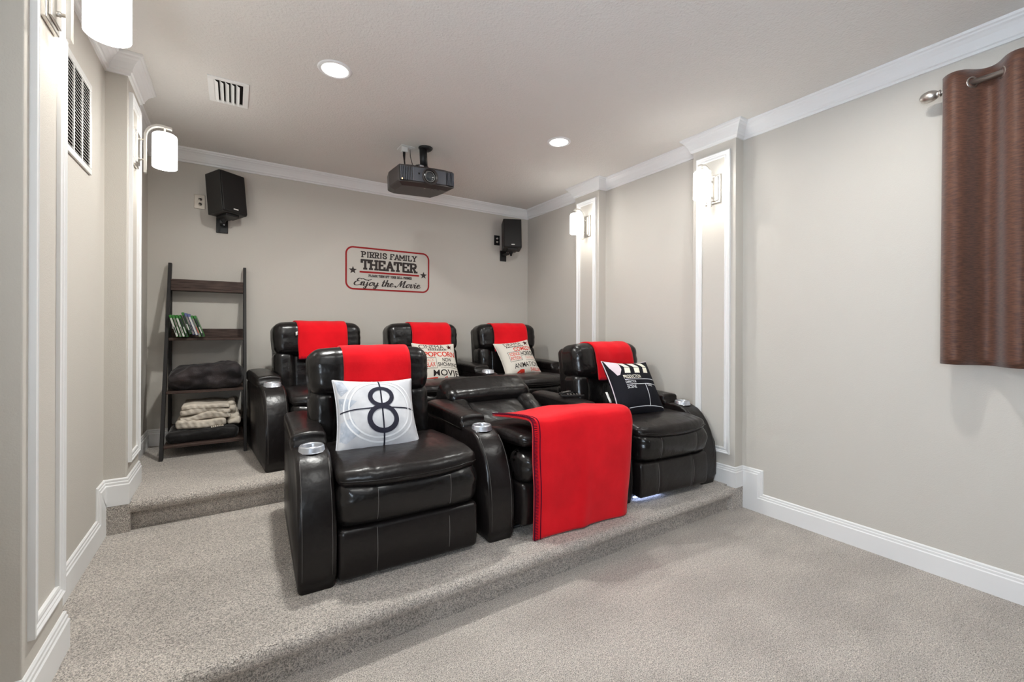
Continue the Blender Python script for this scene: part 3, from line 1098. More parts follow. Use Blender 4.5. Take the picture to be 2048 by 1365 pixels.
CUR = {
    'E': (0.95, [[(.95, 1.22), (.8, 1.42), (.5, 1.42), (.36, 1.15), (.5, .92), (.75, .88)], [(.6, .9), (.25, .78), (.08, .4), (.25, .03), (.65, .02), (.95, .28)],
                 [(.75, 1.36), (1.1, 1.42), (1.5, 1.2), (2.0, 1.18), (2.35, 1.4)]]),
    'n': (0.72, [[(-.05, .45), (.12, .74), (.10, 0)], [(.10, .3), (.32, .74), (.46, .68), (.44, .12), (.55, 0), (.75, .2)]]),
    'j': (0.52, [[(.22, .74), (.16, -.35), (.02, -.62), (-.16, -.5), (.05, -.2), (.5, .2)]]),
    'o': (0.64, [[(.36, .72), (.12, .55), (.06, .2), (.22, 0), (.44, .15), (.5, .5), (.36, .72), (.66, .6)]]),
    'y': (0.75, [[(.04, .72), (.08, .15), (.24, 0), (.46, .25), (.54, .74)], [(.54, .74), (.46, -.3), (.26, -.62), (.08, -.48), (.3, -.18), (.75, .15)]]),
    't': (0.50, [[(.26, 1.32), (.16, .15), (.30, 0), (.50, .2)], [(-.02, .84), (.5, .88)]]),
    'h': (0.74, [[(.22, 1.42), (.08, 0)], [(.10, .3), (.34, .73), (.48, .66), (.45, .12), (.57, 0), (.76, .2)]]),
    'e': (0.60, [[(.06, .34), (.42, .44), (.42, .66), (.24, .74), (.06, .45), (.12, .06), (.36, 0), (.62, .24)]]),
    'M': (1.50, [[(-.15, .3), (-.12, .02), (.12, .05), (.40, .8), (.60, 1.38), (.62, .1)], [(.62, .1), (.9, .9), (1.15, 1.38), (1.08, .2), (1.2, 0), (1.42, .2)]]),
    'v': (0.66, [[(-.02, .6), (.12, .74), (.14, .1), (.28, 0), (.48, .35), (.46, .74), (.68, .62)]]),
    'i': (0.40, [[(.10, .72), (.08, .12), (.2, 0), (.42, .2)]]),
    ' ': (0.40, []),
}


def catmull(P, k=5):
    out = []
    n = len(P)
    for i in range(n - 1):
        p0, p1, p2, p3 = P[max(0, i - 1)], P[i], P[i + 1], P[min(n - 1, i + 2)]
        for j in range(k):
            t = j / k
            out.append(tuple(0.5 * (2 * p1[a] + (p2[a] - p0[a]) * t + (2 * p0[a] - 5 * p1[a] + 4 * p2[a] - p3[a]) * t * t + (3 * p1[a] - p0[a] - 3 * p2[a] + p3[a]) * t ** 3) for a in (0, 1)))
    out.append(P[-1])
    return out


def cursive(s, x0, x1, ybase, xh, wt):
    tot = sum(CUR[c][0] for c in s)
    un = (x1 - x0) / tot
    x = x0
    out = []
    for c in s:
        adv, pls = CUR[c]
        for pl in pls:
            q = [(x + p[0] * un + 0.30 * p[1] * xh, ybase + p[1] * xh) for p in catmull(pl)]
            w = []
            for i in range(len(q)):
                a_, b_ = q[max(0, i - 1)], q[min(len(q) - 1, i + 1)]
                d = Vector((b_[0] - a_[0], b_[1] - a_[1]))
                down = max(0.0, -d.normalized().y) if d.length > 0 else 0
                w.append(wt * (0.50 + 0.75 * down))
            out += ribbon(q, w)
        if c in 'ij':
            out += star(x + (0.12 if c == 'i' else .24) * un + 0.30 * 1.05 * xh, ybase + 1.05 * xh, wt * 0.8)
        x += adv * un
    return out


# ------------------------------------------------------------------ wall decal
def decal():
    x0, x1, z0, z1 = 0.900, 1.760, 1.632, 2.056
    t = empty('wall_sign', ((x0 + x1) / 2, YB, z0))
    tag(t, 'theater wall sign with red rounded border and two stars on the back wall', 'sign')
    W, H = x1 - x0, z1 - z0

    def put(name, tris, m, lift):
        V, F = [], []
        for i, tr in enumerate(tris):
            F.append((len(V), len(V) + 1, len(V) + 2))
            V += [(p[0] - W / 2, -lift - (i // 2) * 8e-6, p[1]) for p in tr]
        return mesh(name, V, F, m, t)
    r = 0.075
    pts = []
    for cx, cy, a0 in ((W - r, H - r, 0), (r, H - r, 90), (r, r, 180), (W - r, r, 270)):
        for k in range(9):
            an = math.radians(a0 + 90 * k / 8)
            pts.append((cx + (r - 0.008) * math.cos(an), cy + (r - 0.008) * math.sin(an)))
    put('border', ribbon(pts, 0.016, True), 'ink_red', 0.0015)
    put('rule_bar', rect(0.135, 0.745, 0.170, 0.188), 'ink_red', 0.0015)
    put('lettering', slab_text('PIRRIS FAMILY', 0.150, 0.718, 0.322, 0.383, 0.0125), 'ink_dark', 0.0015)
    put('lettering', slab_text('THEATER', 0.148, 0.722, 0.202, 0.306, 0.0235), 'ink_dark', 0.0015)
    put('lettering', slab_text('PLEASE TURN OFF YOUR CELL PHONES', 0.222, 0.665, 0.132, 0.158, 0.0052), 'ink_dark', 0.0015)
    put('lettering', cursive('Enjoy the Movie', 0.075, 0.755, 0.046, 0.047, 0.0115), 'ink_dark', 0.0015)
    put('star', star(0.072, 0.190, 0.040), 'ink_dark', 0.0015)
    put('star', star(0.795, 0.186, 0.040), 'ink_dark', 0.0015)


decal()


# ------------------------------------------------------------------ cushions
def cushion(label, h, T, m, edge_m, bl, br, tl, prints, seed, k=0.055):
    """h: half size; bl, br, tl: bottom-left, bottom-right, top-left corners in the room (right and up directions)."""
    bl, br, tl = Vector(bl), Vector(br), Vector(tl)
    ex = (br - bl).normalized()
    ez = (tl - bl)
    ez = (ez - ex * ez.dot(ex)).normalized()
    ey = ez.cross(ex)                   # away from the viewer
    c = (bl + br) / 2 + ez * h
    M = Matrix(((ex.x, ey.x, ez.x, c.x), (ex.y, ey.y, ez.y, c.y), (ex.z, ey.z, ez.z, c.z), (0, 0, 0, 1)))

    def S(u, v, side):
        x = h * u * (1 - k * (1 - v * v))
        z = h * v * (1 - k * (1 - u * u))
        pr = max(0.0, (1 - abs(u) ** 2.6)) ** 0.55 * max(0.0, (1 - abs(v) ** 2.6)) ** 0.55
        y = T * pr
        y += 0.005 * noise.noise(Vector((u * 2.4 + seed, v * 2.4, seed))) * pr
        y += 0.004 * noise.noise(Vector((u * 6 + seed, v * 6, seed * 2))) * (abs(u) ** 3 + abs(v) ** 3) * pr
        y += 0.004
        return Vector((x, -y if side < 0 else y, z))
    n = 30
    V, F = [], []
    par = [math.sin((i / n - 0.5) * PI) for i in range(n + 1)]
    for side in (-1, 1):
        o_ = len(V)
        for v in par:
            for u in par:
                V.append(S(u, v, side))
        for i in range(n):
            for j in range(n):
                a_ = o_ + i * (n + 1) + j
                q = (a_, a_ + 1, a_ + n + 2, a_ + n + 1)
                F.append(q if side < 0 else q[::-1])
    b0, b1 = 0, (n + 1) ** 2
    rim = [j for j in range(n)] + [i * (n + 1) + n for i in range(n)] + [n * (n + 1) + n - j for j in range(n)] + [(n - i) * (n + 1) for i in range(n)]
    for i in range(len(rim)):
        p, q = rim[i], rim[(i + 1) % len(rim)]
        F.append((b0 + q, b0 + p, b1 + p, b1 + q))
    o = mesh('throw_cushion', V, F, m, None, True)
    o.matrix_world = M
    tag(o, label, 'cushion')
    rp = [(V[i] + V[i + b1]) / 2 for i in rim]
    tube('piping', [p * 1.004 for p in rp], 0.0042, edge_m, o, 6, True)
    for name, tris, pm, lift in prints:
        PV, PF = [], []
        for i, t0 in enumerate(tris):
            for tr in tri_split(list(t0), [(0, 1, 2)], 0.10):
                PF.append((len(PV), len(PV) + 1, len(PV) + 2))
                for p in tr:
                    u, v = max(-1, min(1, p[0])), max(-1, min(1, p[1]))
                    q = S(u, v, -1)
                    PV.append(q + Vector((0, -0.0008 - lift - (i // 2) * 4e-6, 0)))
        mesh(name, PV, PF, pm, o, True)
    return o


def poly_fan(pts):
    return [(pts[0], pts[i], pts[i + 1]) for i in range(1, len(pts) - 1)]


eight = [('smudge_print', poly_fan([(-.97, .95), (-.8, .93), (-.72, .6), (-.9, .45), (-.96, .6)]), 'cotton_smudge', 0.0),
         ('smudge_print', poly_fan([(-.96, .42), (-.55, .25), (-.78, .05), (-.95, .1)]), 'cotton_smudge', 0.0),
         ('smudge_print', poly_fan([(-.95, -.25), (-.7, -.2), (-.5, -.62), (-.8, -.8), (-.96, -.7)]), 'cotton_smudge', 0.0),
         ('ring_print', ring2(0.02, 0.02, 0.90, 0.90, 0.035, 64) + ring2(0.02, 0.02, 0.78, 0.80, 0.035, 64), 'print_white', 0.0006),
         ('cross_print', rect(-0.96, 0.96, -0.012, 0.022) + rect(0.055, 0.095, -0.96, 0.96), 'print_navy', 0.0012),
         ('numeral_print', ring2(0.075, 0.345, 0.285, 0.265, 0.115, 56) + ring2(0.075, -0.290, 0.345, 0.335, 0.125, 56), 'print_navy', 0.0018)]
cushion('pale grey cushion printed with a big number eight', 0.210, 0.078, 'cotton_grey', 'cotton_grey', (0.405, 2.195, 0.632), (0.835, 2.165, 0.618), (0.372, 2.435, 0.965), eight, 1.2, 0.085)

pop = [('lettering', text_tris('CINEMA', (-.80, .38, .66, .90), 0.0, 0.0), 'print_black', 0.0),
       ('film_print', rect(-.45, .45, .545, .565) + rect(-.45, .45, .625, .645) + sum([rect(-.44 + .088 * k, -.40 + .088 * k, .56, .63) for k in range(11)], []), 'print_black', 0.0),
       ('star', star(.66, .75, .17), 'print_maroon', 0.0),
       ('lettering', text_tris('POPCORN', (-.66, .90, .20, .48), 0.022), 'print_red', 0.0),
       ('lettering', text_tris('BACK', (-.66, -.26, -.04, .12), 0.008), 'print_salmon', 0.0),
       ('lettering', text_tris('RELAX', (-.78, -.22, -.30, -.08), 0.010), 'print_red', 0.0),
       ('frame_print', rect(-.84, -.14, .155, .170) + rect(-.84, -.14, -.38, -.365) + rect(-.16, -.145, -.38, .17), 'print_black', 0.0),
       ('lettering', text_tris('NOW', (.16, .64, -.06, .13), 0.014), 'print_black', 0.0),
       ('lettering', text_tris('SHOWING', (-.10, .94, -.30, -.10), 0.014), 'print_black', 0.0),
       ('dot_print', sum([rect(.04 + .06 * k, .075 + .06 * k, -.375, -.345) for k in range(14)], []), 'print_black', 0.0),
       ('lettering', text_tris('MOVIE', (-.36, .93, -.75, -.46), 0.012), 'print_black', 0.0),
       ('carton_print', rect(-.90, -.16, -.97, -.80), 'print_red', 0.0),
       ('script_print', ribbon(catmull([(.18, -.84), (.30, -.78), (.26, -.92), (.12, -.97), (.24, -.93), (.36, -.96), (.42, -.90), (.46, -.96), (.52, -.90), (.57, -.96), (.64, -.90), (.70, -.95)]), 0.026), 'print_red', 0.0)]
cushion('cream cushion printed with popcorn and now showing in red and black', 0.203, 0.070, 'cotton_cream', 'cotton_cream', (1.330, 3.540, 0.765), (1.732, 3.540, 0.752), (1.300, 3.735, 1.11), pop, 3.4, 0.075)

com = [('lettering', text_tris('DRAMA', (-.62, .38, .66, .90), 0.0), 'print_black', 0.0),
       ('film_print', rect(-.60, .45, .545, .560) + sum([rect(-.58 + .088 * k, -.53 + .088 * k, .555, .62) for k in range(12)], []), 'print_black', 0.0),
       ('star', star(.68, .76, .19), 'print_maroon', 0.0),
       ('lettering', text_tris('COMEDY', (-.24, .93, .26, .52), 0.020), 'print_red', 0.0),
       ('lettering', text_tris('HORROR', (.10, .94, -.08, .20), 0.016), 'print_black', 0.0),
       ('lettering', text_tris('SCIENCE', (-.60, .00, .00, .19), 0.016), 'print_red', 0.0),
       ('lettering', text_tris('FICTION', (-.60, .00, -.26, -.06), 0.016), 'print_red', 0.0),
       ('frame_print', ribbon([(-.66, .24), (.05, .24), (.05, -.32), (-.66, -.32)], 0.018, True), 'print_black', 0.0),
       ('lettering', text_tris('FANTASY', (.28, .92, -.28, -.13), 0.0), 'print_salmon', 0.0),
       ('dot_print', sum([rect(.26 + .06 * k, .30 + .06 * k, -.375, -.345) for k in range(11)], []), 'print_black', 0.0),
       ('lettering', text_tris('ANIMATION', (-.52, .95, -.72, -.46), 0.008), 'print_black', 0.0),
       ('lettering', text_tris('THRILLER', (.36, .96, -.95, -.79), 0.018), 'print_red', 0.0),
       ('carton_print', poly_fan([(-.55, -.97), (.02, -.97), (.0, -.82), (-.2, -.80)]), 'print_red', 0.0)]
cushion('cream cushion printed with comedy, horror and animation in red and black', 0.198, 0.070, 'cotton_cream', 'cotton_cream', (2.215, 3.520, 0.775), (2.600, 3.500, 0.812), (2.145, 3.740, 1.08), com, 5.9, 0.085)

clap_w = []
for k in range(4):
    x = -.50 + .43 * k
    clap_w += quad((x, .46), (x + .24, .46), (x + .33, .70), (x + .09, .70))
    clap_w += quad((x + .11, .73), (x + .35, .73), (x + .20, .92), (x - .04, .92))
clap_w = [tr for tr in clap_w if max(p[0] for p in tr) < 0.97]
clap = [('corner_print', poly_fan([(-.97, .97), (-.50, .95), (-.56, .62), (-.70, .40), (-.80, .38), (-.93, .70)]), 'cotton_pink', 0.0),
        ('slate_print', clap_w, 'print_cream', 0.0),
        ('lettering', text_tris('PRODUCTION', (-.62, .12, .24, .38), 0.014), 'print_cream', 0.0),
        ('lettering', text_tris('DIRECTOR', (-.62, -.18, .055, .145), 0.006), 'print_white', 0.0),
        ('lettering', text_tris('SCENE', (-.62, -.24, -.14, -.03), 0.008), 'print_white', 0.0),
        ('lettering', text_tris('TAKE', (.28, .54, -.09, .005), 0.006), 'print_white', 0.0),
        ('line_print', rect(-.62, .92, .185, .205) + rect(-.62, .92, .00, .02) + rect(.20, .225, -.78, .01) + rect(-.70, .95, -.80, -.78), 'print_white', 0.0)]
clap_c = cushion('black cushion printed like a film clapperboard', 0.214, 0.080, 'cotton_black', 'cotton_pink', (2.205, 2.075, 0.648), (2.645, 2.035, 0.630), (2.165, 2.285, 1.00), clap, 8.3, 0.085)
sheet('care_tag', lambda u, v: (-0.222 - 0.02 * u, 0.03 - 0.01 * v, -0.01 - 0.085 * v + 0.006 * math.sin(v * 9)), 3, 5, 0.001, 'white_plastic', clap_c)


# ------------------------------------------------------------------ remotes on the arm pad
def remote(x, y, z, rot, label):
    t = empty('remote_control', (x, y, z), math.radians(rot))
    box('body', -0.020, 0.020, -0.085, 0.085, 0.0, 0.017, 'speaker_black', t, 0.005, 3, True)
    box('top_plate', -0.016, 0.016, -0.080, 0.080, 0.0165, 0.0185, 'black_gloss', t)
    box('side_line', 0.0198, 0.0204, -0.07, 0.07, 0.007, 0.009, 'silver_plastic', t)
    for j in range(5):
        for i in (-1, 0, 1):
            lathe('button', [(0, 0.021), (0.0035, 0.021), (0.004, 0.018)], 'case_grey', t, 8, Matrix.Translation((i * 0.010, -0.055 + j * 0.022, 0)))
    tag(t, label, 'remote control', 'remote controls')


remote(2.055, 2.385, 0.7655, 62, 'black remote control nearest the red blanket on the arm pad')
remote(2.100, 2.50, 0.7665, -72, 'black remote control nearest the headrest on the arm pad')


# ------------------------------------------------------------------ ladder shelf and what lies on it
def shelf():
    t = empty('ladder_shelf', (-0.175, 4.1, P2))
    tag(t, 'dark wood ladder shelf leaning at the back wall', 'shelf')
    zt = 1.445
    xl, xr = -0.255, 0.247
    y0, y1 = -0.245, 0.235

    def yrail(z):
        return y0 + (y1 - y0) * z / zt
    for x in (xl, xr):
        prism('rail', [(yrail(0) - 0.022, 0), (yrail(0) + 0.022, 0), (yrail(zt) + 0.022, zt), (yrail(zt) - 0.022, zt)], x - 0.011, x + 0.011, 'x', 'black_wood', t, 0.002, 1)
        box('rear_post', x - 0.011, x + 0.011, 0.225, 0.262, 0.0, 1.24, 'black_wood', t, 0.002, 1)
    for z in (0.075, 0.445, 0.835, 1.225):
        yf = yrail(z) - 0.012
        top = z > 1.2
        box('shelf_board', xl + 0.011, xr - 0.011, yf, 0.262, z, z + 0.020, 'brown_wood', t, 0.002, 1)
        hb = 0.07
        yb = 0.222 if not top else yrail(z + 0.03) - 0.010
        box('back_rail', xl + 0.011, xr - 0.011, yb, yb + 0.016, z + 0.020, z + 0.020 + hb, 'brown_wood', t, 0.002, 1)
    return t


shelf()


def game(x, y, z, lean, spine, top, label, dy=0.0, w=0.014, band=None):
    t = empty('game_case', (x, y + dy, z), 0)
    t.rotation_euler = (0, math.radians(-lean), 0)
    g = 0.171
    box('case', 0, w, 0.0, 0.13, 0, g, top, t, 0.002, 2)
    box('spine', 0.0015, w - 0.0015, -0.0008, 0.002, 0.004, g - 0.024, spine, t)
    if band:
        box('spine_print', 0.004, w - 0.004, -0.0014, 0.0, 0.03, 0.08, band, t)
    tag(t, label, 'game case', 'video game cases')


zs = P2 + 0.855 + 0.001
xs = -0.412
dat = [(15.5, 'case_white', 'case_green', 'white spined game case with green top, first from the rail', 'case_black', 0, 0),
       (16, 'case_grey', 'case_green', 'dark grey spined game case with green top, second from the rail', 'case_white', 0, 0),
       (16.6, 'case_white', 'case_green', 'white spined game case with green top, third from the rail', 'case_grey', 0, 0),
       (17.2, 'case_black', 'case_green', 'black spined game case with green top, fourth from the rail', 'case_white', 0, 0),
       (17.8, 'case_black', 'case_green', 'black spined game case poking out above the others', 'case_white', 0, 0.022),
       (18.3, 'case_grey', 'case_blue', 'grey spined game case with blue top', 'case_black', 0, 0.016),
       (18.8, 'case_white', 'case_blue', 'white spined game case with blue top', None, -0.004, 0.012),
       (19.2, 'case_grey', 'case_green', 'grey spined game case with red band and green top', 'case_red', 0, 0),
       (19.6, 'case_black', 'case_green', 'black spined game case with green top, last in the row', 'case_white', 0, 0)]
for i, (ln, sp, tp, lb, bd, dy, dz) in enumerate(dat):
    game(xs + 0.043 + i * 0.0200, 4.090, zs + 0.005 + dz, ln, sp, tp, lb, dy, 0.0145, bd)


def lump(name, label, x0, x1, y0, y1, z0, z1, r, m, amp, seed, f=None, n=(22, 10, 8)):
    def g(p, q):
        d = amp * noise.noise(Vector((p.x * 7 + seed, p.y * 7, p.z * 9))) + amp * 0.5 * noise.noise(Vector((p.x * 18 + seed, p.y * 18, p.z * 22)))
        p = p + Vector((q.x * 0.4, q.y, q.z if q.z > 0 else 0)) * d
        return f(p, q) if f else p
    o = soft(name, x0, x1, y0, y1, z0, z1, r, m, None, n, g)
    return tag(o, label, 'blanket')


zb = P2 + 0.465
lump('plush_blanket', 'black plush blanket folded on the third shelf down', -0.415, 0.058, 3.965, 4.30, zb + 0.001, zb + 0.205, 0.075, 'plush_black', 0.034, 2.2,
     lambda p, q: Vector((p.x, p.y, p.z - (0.055 * (0.5 - 0.5 * q.x) ** 1.5 + 0.02 * max(0, q.x) ** 3) * max(0, (p.z - zb) / 0.2))))
za = P2 + 0.095
lump('velvet_blanket', 'black velvet blanket folded flat on the bottom shelf', -0.415, 0.030, 3.90, 4.28, za + 0.001, za + 0.085, 0.036, 'velvet_black', 0.014, 5.1)


def knit():
    t = empty('knit_blanket', (-0.15, 4.1, za + 0.087))
    tag(t, 'cream cable knit blanket folded on top of the black velvet one', 'blanket')

    def fold(name, x0, x1, z0, z1, sd, amp):
        def g(p, q):
            w = amp * math.sin(p.x * 17 + sd) + 0.014 * noise.noise(Vector((p.x * 8, p.y * 5, sd)))
            cab = 0.004 * math.sin(p.x * 120) * math.sin(p.z * 70 + p.x * 30) * (q.y < -0.6)
            return Vector((p.x + 0.02 * noise.noise(Vector((sd, p.z * 9, 2.0))), p.y + 0.030 * noise.noise(Vector((p.x * 6, sd, p.z * 9))) - cab, p.z + w * (0.35 + 0.65 * (0.5 + 0.5 * q.z))))
        soft(name, x0, x1, -0.165, 0.16, z0, z1, (z1 - z0) * 0.36, 'knit_cream', t, (60, 8, 3), g)
    fold('fold', -0.205, 0.105, 0.004, 0.070, 0.4, 0.006)
    fold('fold', -0.190, 0.120, 0.066, 0.110, 1.6, 0.012)
    fold('fold', -0.185, 0.125, 0.106, 0.150, 2.3, 0.012)
    fold('fold', -0.170, 0.125, 0.146, 0.180, 2.9, 0.008)
    for k in range(5):
        zk = 0.03 + 0.032 * k
        soft('bunched_end', 0.105 + 0.006 * (k % 2), 0.195 - 0.01 * k, -0.14 + 0.02 * (k % 3), 0.12, zk - 0.022, zk + 0.026, 0.022, 'knit_cream', t, (5, 6, 3),
             lambda p, q: p + Vector((0, 0.02 * noise.noise(p * 14), 0.016 * noise.noise(p * 19 + Vector((3, 1, k))))))
    for k in range(7):
        x = 0.005 + 0.012 * k
        tube('fringe', [(x, -0.155, 0.012), (x + 0.008, -0.172, -0.008), (x + 0.016, -0.176, -0.034)], 0.005, 'knit_cream', t, 6)


knit()


# ------------------------------------------------------------------ speakers
def speaker(x, z, yaw, label, bx, plate_x, plate_label, metal):
    t = empty('wall_speaker', (x, 4.235, z), math.radians(yaw))
    tag(t, label, 'speaker', 'speakers on the back wall')
    w, d, h = 0.105, 0.085, 0.168
    M = Matrix.Rotation(math.radians(-7), 4, 'X')
    bm = bmesh.new()
    bm_box(bm, -w, w, -d, d, -h, h, 0.006, 2)
    bmesh.ops.transform(bm, matrix=M, verts=bm.verts[:])
    from_bm('cabinet', bm, 'speaker_grey', t)
    bm = bmesh.new()
    bm_box(bm, -w + 0.003, w - 0.003, -d - 0.012, -d + 0.002, -h + 0.004, h - 0.004, 0.008, 2)
    bmesh.ops.transform(bm, matrix=M, verts=bm.verts[:])
    g = from_bm('grille_cloth', bm, 'speaker_black', t)
    bm = bmesh.new()
    bm_box(bm, -0.018, 0.022, -d - 0.0145, -d - 0.011, -h + 0.026, -h + 0.036, 0.001, 1)
    bmesh.ops.transform(bm, matrix=M, verts=bm.verts[:])
    from_bm('badge', bm, 'white_plastic', g)
    bm = bmesh.new()
    bm_box(bm, -0.055, 0.055, -0.06, 0.065, -h - 0.018, -h + 0.0, 0.003, 1)
    bmesh.ops.transform(bm, matrix=M, verts=bm.verts[:])
    from_bm('mount_tray', bm, 'dark_metal', t)
    lathe('swivel', [(0, -0.060), (0.010, -0.055), (0.014, -0.035), (0.024, -0.015), (0.026, 0.0), (0, 0.0)], 'dark_metal', t, 16, Matrix.Translation((0, 0.03, -h - 0.008)))
    lathe('swivel_screw', [(0, -0.066), (0.006, -0.064), (0.008, -0.058), (0, -0.056)], 'silver_plastic', t, 10, Matrix.Translation((0, 0.026, -h - 0.008)))
    # wall bracket stays square to the wall
    bk = box('wall_bracket', -0.042, 0.042, -0.012, 0.0, -0.062, 0.062, 'dark_metal', t, 0.003, 1)
    bk.matrix_local = Matrix.Rotation(math.radians(-yaw), 4, 'Z') @ Matrix.Translation((bx, YB - 4.235, -h - 0.055))
    ba = box('bracket_arm', -0.015, 0.015, -0.12, 0.0, -0.012, 0.012, 'dark_metal', t, 0.002, 1)
    ba.matrix_local = Matrix.Rotation(math.radians(-yaw), 4, 'Z') @ Matrix.Translation((bx, YB - 4.235 - 0.005, -h - 0.045))
    p = empty('speaker_wire_plate', (plate_x, YB, z - 0.045))
    tag(p, plate_label, 'wall plate', 'speaker wire plates')
    box('cover', -0.038, 0.038, -0.006, 0.0, -0.058, 0.058, 'plate_grey' if metal else 'dark_metal', p, 0.003, 2)
    for s in (-1, 1):
        po = lathe('terminal', [(0, 0.018), (0.009, 0.018), (0.010, 0.006), (0.013, 0.005), (0.013, 0.0)], 'nickel', p, 16, Matrix.Translation((0.004, -0.003, 0.02 * s)) @ Matrix.Rotation(PI / 2, 4, 'X'))
        lathe('socket', [(0, 0.0185), (0.005, 0.0185), (0.005, 0.017)], 'black_gloss', po, 12, Matrix.Translation((0.004, -0.003, 0.02 * s)) @ Matrix.Rotation(PI / 2, 4, 'X'))


speaker(-0.060, 2.335, 36, 'black wall speaker above the ladder shelf', -0.03, -0.245, 'grey metal wire plate behind the speaker above the ladder shelf', True)
speaker(2.715, 2.340, -24, 'small black wall speaker near the back corner of the room', -0.03, 2.600, 'dark wire plate behind the speaker near the back corner', False)


# ------------------------------------------------------------------ projector
def projector():
    t = empty('projector', (1.243, 3.29, 2.425))
    t.rotation_euler = (math.radians(2), math.radians(-3.5), math.radians(2))
    tag(t, 'dark grey projector hanging from the ceiling mount', 'projector')
    hw, d0, d1 = 0.232, -0.155, 0.19
    # body outline seen from above, tapering to the rear, with a chamfered underside
    bm = bmesh.new()
    ring = []
    out = [(-hw, d0 + 0.02), (-hw * 0.6, d0), (hw * 0.6, d0), (hw, d0 + 0.02), (hw, 0.06), (hw * 0.86, d1), (-hw * 0.86, d1), (-hw, 0.06)]
    for sc_, z, dy in ((0.80, -0.075, 0.015), (0.97, -0.058, 0.0), (1.0, -0.050, 0.0), (1.0, 0.055, 0.0), (0.94, 0.068, 0.0)):
        ring.append([bm.verts.new((x * sc_, (y - 0.02) * (sc_ if sc_ < 0.9 else 1.0) + 0.02 + dy, z)) for x, y in out])
    for A, B in zip(ring, ring[1:]):
        for k in range(8):
            bm.faces.new((A[k], A[(k + 1) % 8], B[(k + 1) % 8], B[k]))
    bm.faces.new(ring[0][::-1])
    bm.faces.new(ring[-1])
    body = from_bm('body', bm, 'projector_dark', t)
    box('front_panel', -0.125, 0.150, d0 - 0.006, d0 + 0.01, -0.048, 0.055, 'projector_grey', t, 0.002, 1)
    for x0, x1, n in ((-0.222, -0.128, 7), (0.153, 0.222, 6)):
        bk = box('vent_panel', x0, x1, d0 + 0.006, d0 + 0.03, -0.048, 0.053, 'void', t)
        for k in range(n):
            x = x0 + (x1 - x0) * (k + 0.5) / n
            box('vent_slat', x - 0.0026, x + 0.0026, d0 - 0.006, d0 + 0.012, -0.047, 0.053, 'projector_grey', bk)
    M = Matrix.Translation((0.012, d0 - 0.006, -0.002)) @ Matrix.Rotation(PI / 2, 4, 'X')
    ln = lathe('lens_barrel', [(0.064, 0.0), (0.064, 0.012), (0.060, 0.018), (0.056, 0.012), (0.052, 0.004), (0.046, 0.002), (0.046, 0.0)], 'projector_dark', t, 40, M)
    lathe('lens_hood', [(0.054, 0.003), (0.036, 0.003), (0.034, -0.004)], 'black_gloss', ln, 40, M)
    lathe('lens_ring', [(0.037, 0.0035), (0.039, 0.0045), (0.041, 0.0035)], 'lens_ring', ln, 40, M)
    lathe('lens_glass', [(0, 0.006), (0.014, 0.0055), (0.028, 0.003), (0.036, -0.001)], 'glass_lens', ln, 32, M)
    box('sensor', -0.082, -0.070, d0 - 0.0075, d0 - 0.005, 0.004, 0.016, 'black_gloss', t)
    lathe('status_light', [(0, 0.003), (0.004, 0.002), (0.005, 0)], 'amber_led', t, 12, Matrix.Translation((-0.205, d0 + 0.004, -0.040)) @ Matrix.Rotation(PI / 2, 4, 'X'))
    for x, w in ((-0.01, 0.012), (0.05, 0.02), (0.10, 0.02)):
        box('button', x, x + w, -0.095, -0.083, -0.077, -0.074, 'black_gloss' if x > 0 else 'plate_grey', t)
    # mount: plate on the body, knuckle, pole and ceiling flange
    mt = box('mount_plate', -0.085, 0.105, -0.07, 0.10, 0.068, 0.084, 'dark_metal', t, 0.004, 1)
    for x, y in ((-0.19, -0.10), (0.20, -0.10), (-0.18, 0.12), (0.18, 0.12)):
        tube('mount_leg', [(0.01, 0.01, 0.083), (x * 0.6, y * 0.6, 0.088), (x, y, 0.074)], 0.006, 'dark_metal', mt, 8)
    lathe('knuckle', [(0, 0.084), (0.045, 0.084), (0.05, 0.10), (0.030, 0.125), (0, 0.125)], 'dark_metal', mt, 24, Matrix.Translation((0.037, 0.0, 0)))
    lathe('pole', [(0, 0.12), (0.030, 0.12), (0.030, 0.262), (0, 0.262)], 'dark_metal', mt, 24, Matrix.Translation((0.037, 0.0, 0)))
    fl = lathe('ceiling_flange', [(0, 0.0), (0.056, 0.0), (0.056, -0.006), (0.045, -0.018), (0.030, -0.024), (0, -0.024)], 'dark_metal', mt, 32)
    fl.matrix_local = t.matrix_basis.inverted() @ Matrix.Translation((1.287, 3.287, ZC))
    lathe('clamp_knob', [(0, 0), (0.014, 0.0), (0.014, 0.03), (0, 0.03)], 'silver_plastic', mt, 16, Matrix.Translation((-0.02, -0.05, 0.10)) @ Matrix.Rotation(PI / 2, 4, 'Y'))
    # signal cable looped behind the knuckle
    pts = [(0.03 + 0.075 * math.cos(a_ / 10 * PI * 1.7), 0.02 + 0.05 * math.sin(a_ / 10 * PI * 1.7), 0.11 + 0.012 * math.sin(a_)) for a_ in range(12)]
    tube('cable', [(0.09, 0.16, 0.075)] + pts, 0.005, 'dark_metal', mt, 6)
    # duplex outlet in the ceiling with plugged cords
    o = empty('ceiling_outlet', (1.158, 3.375, ZC))
    tag(o, 'white ceiling outlet with a plugged cord beside the projector mount', 'outlet')
    box('cover', -0.058, 0.058, -0.058, 0.058, -0.006, 0.0, 'white_plastic', o, 0.002, 1)
    box('socket_face', -0.017, 0.035, -0.035, 0.035, -0.009, -0.005, 'white_plastic', o, 0.003, 1)
    pl = box('plug', -0.047, 0.0, -0.040, 0.0, -0.046, -0.006, 'white_plastic', o, 0.004, 2)
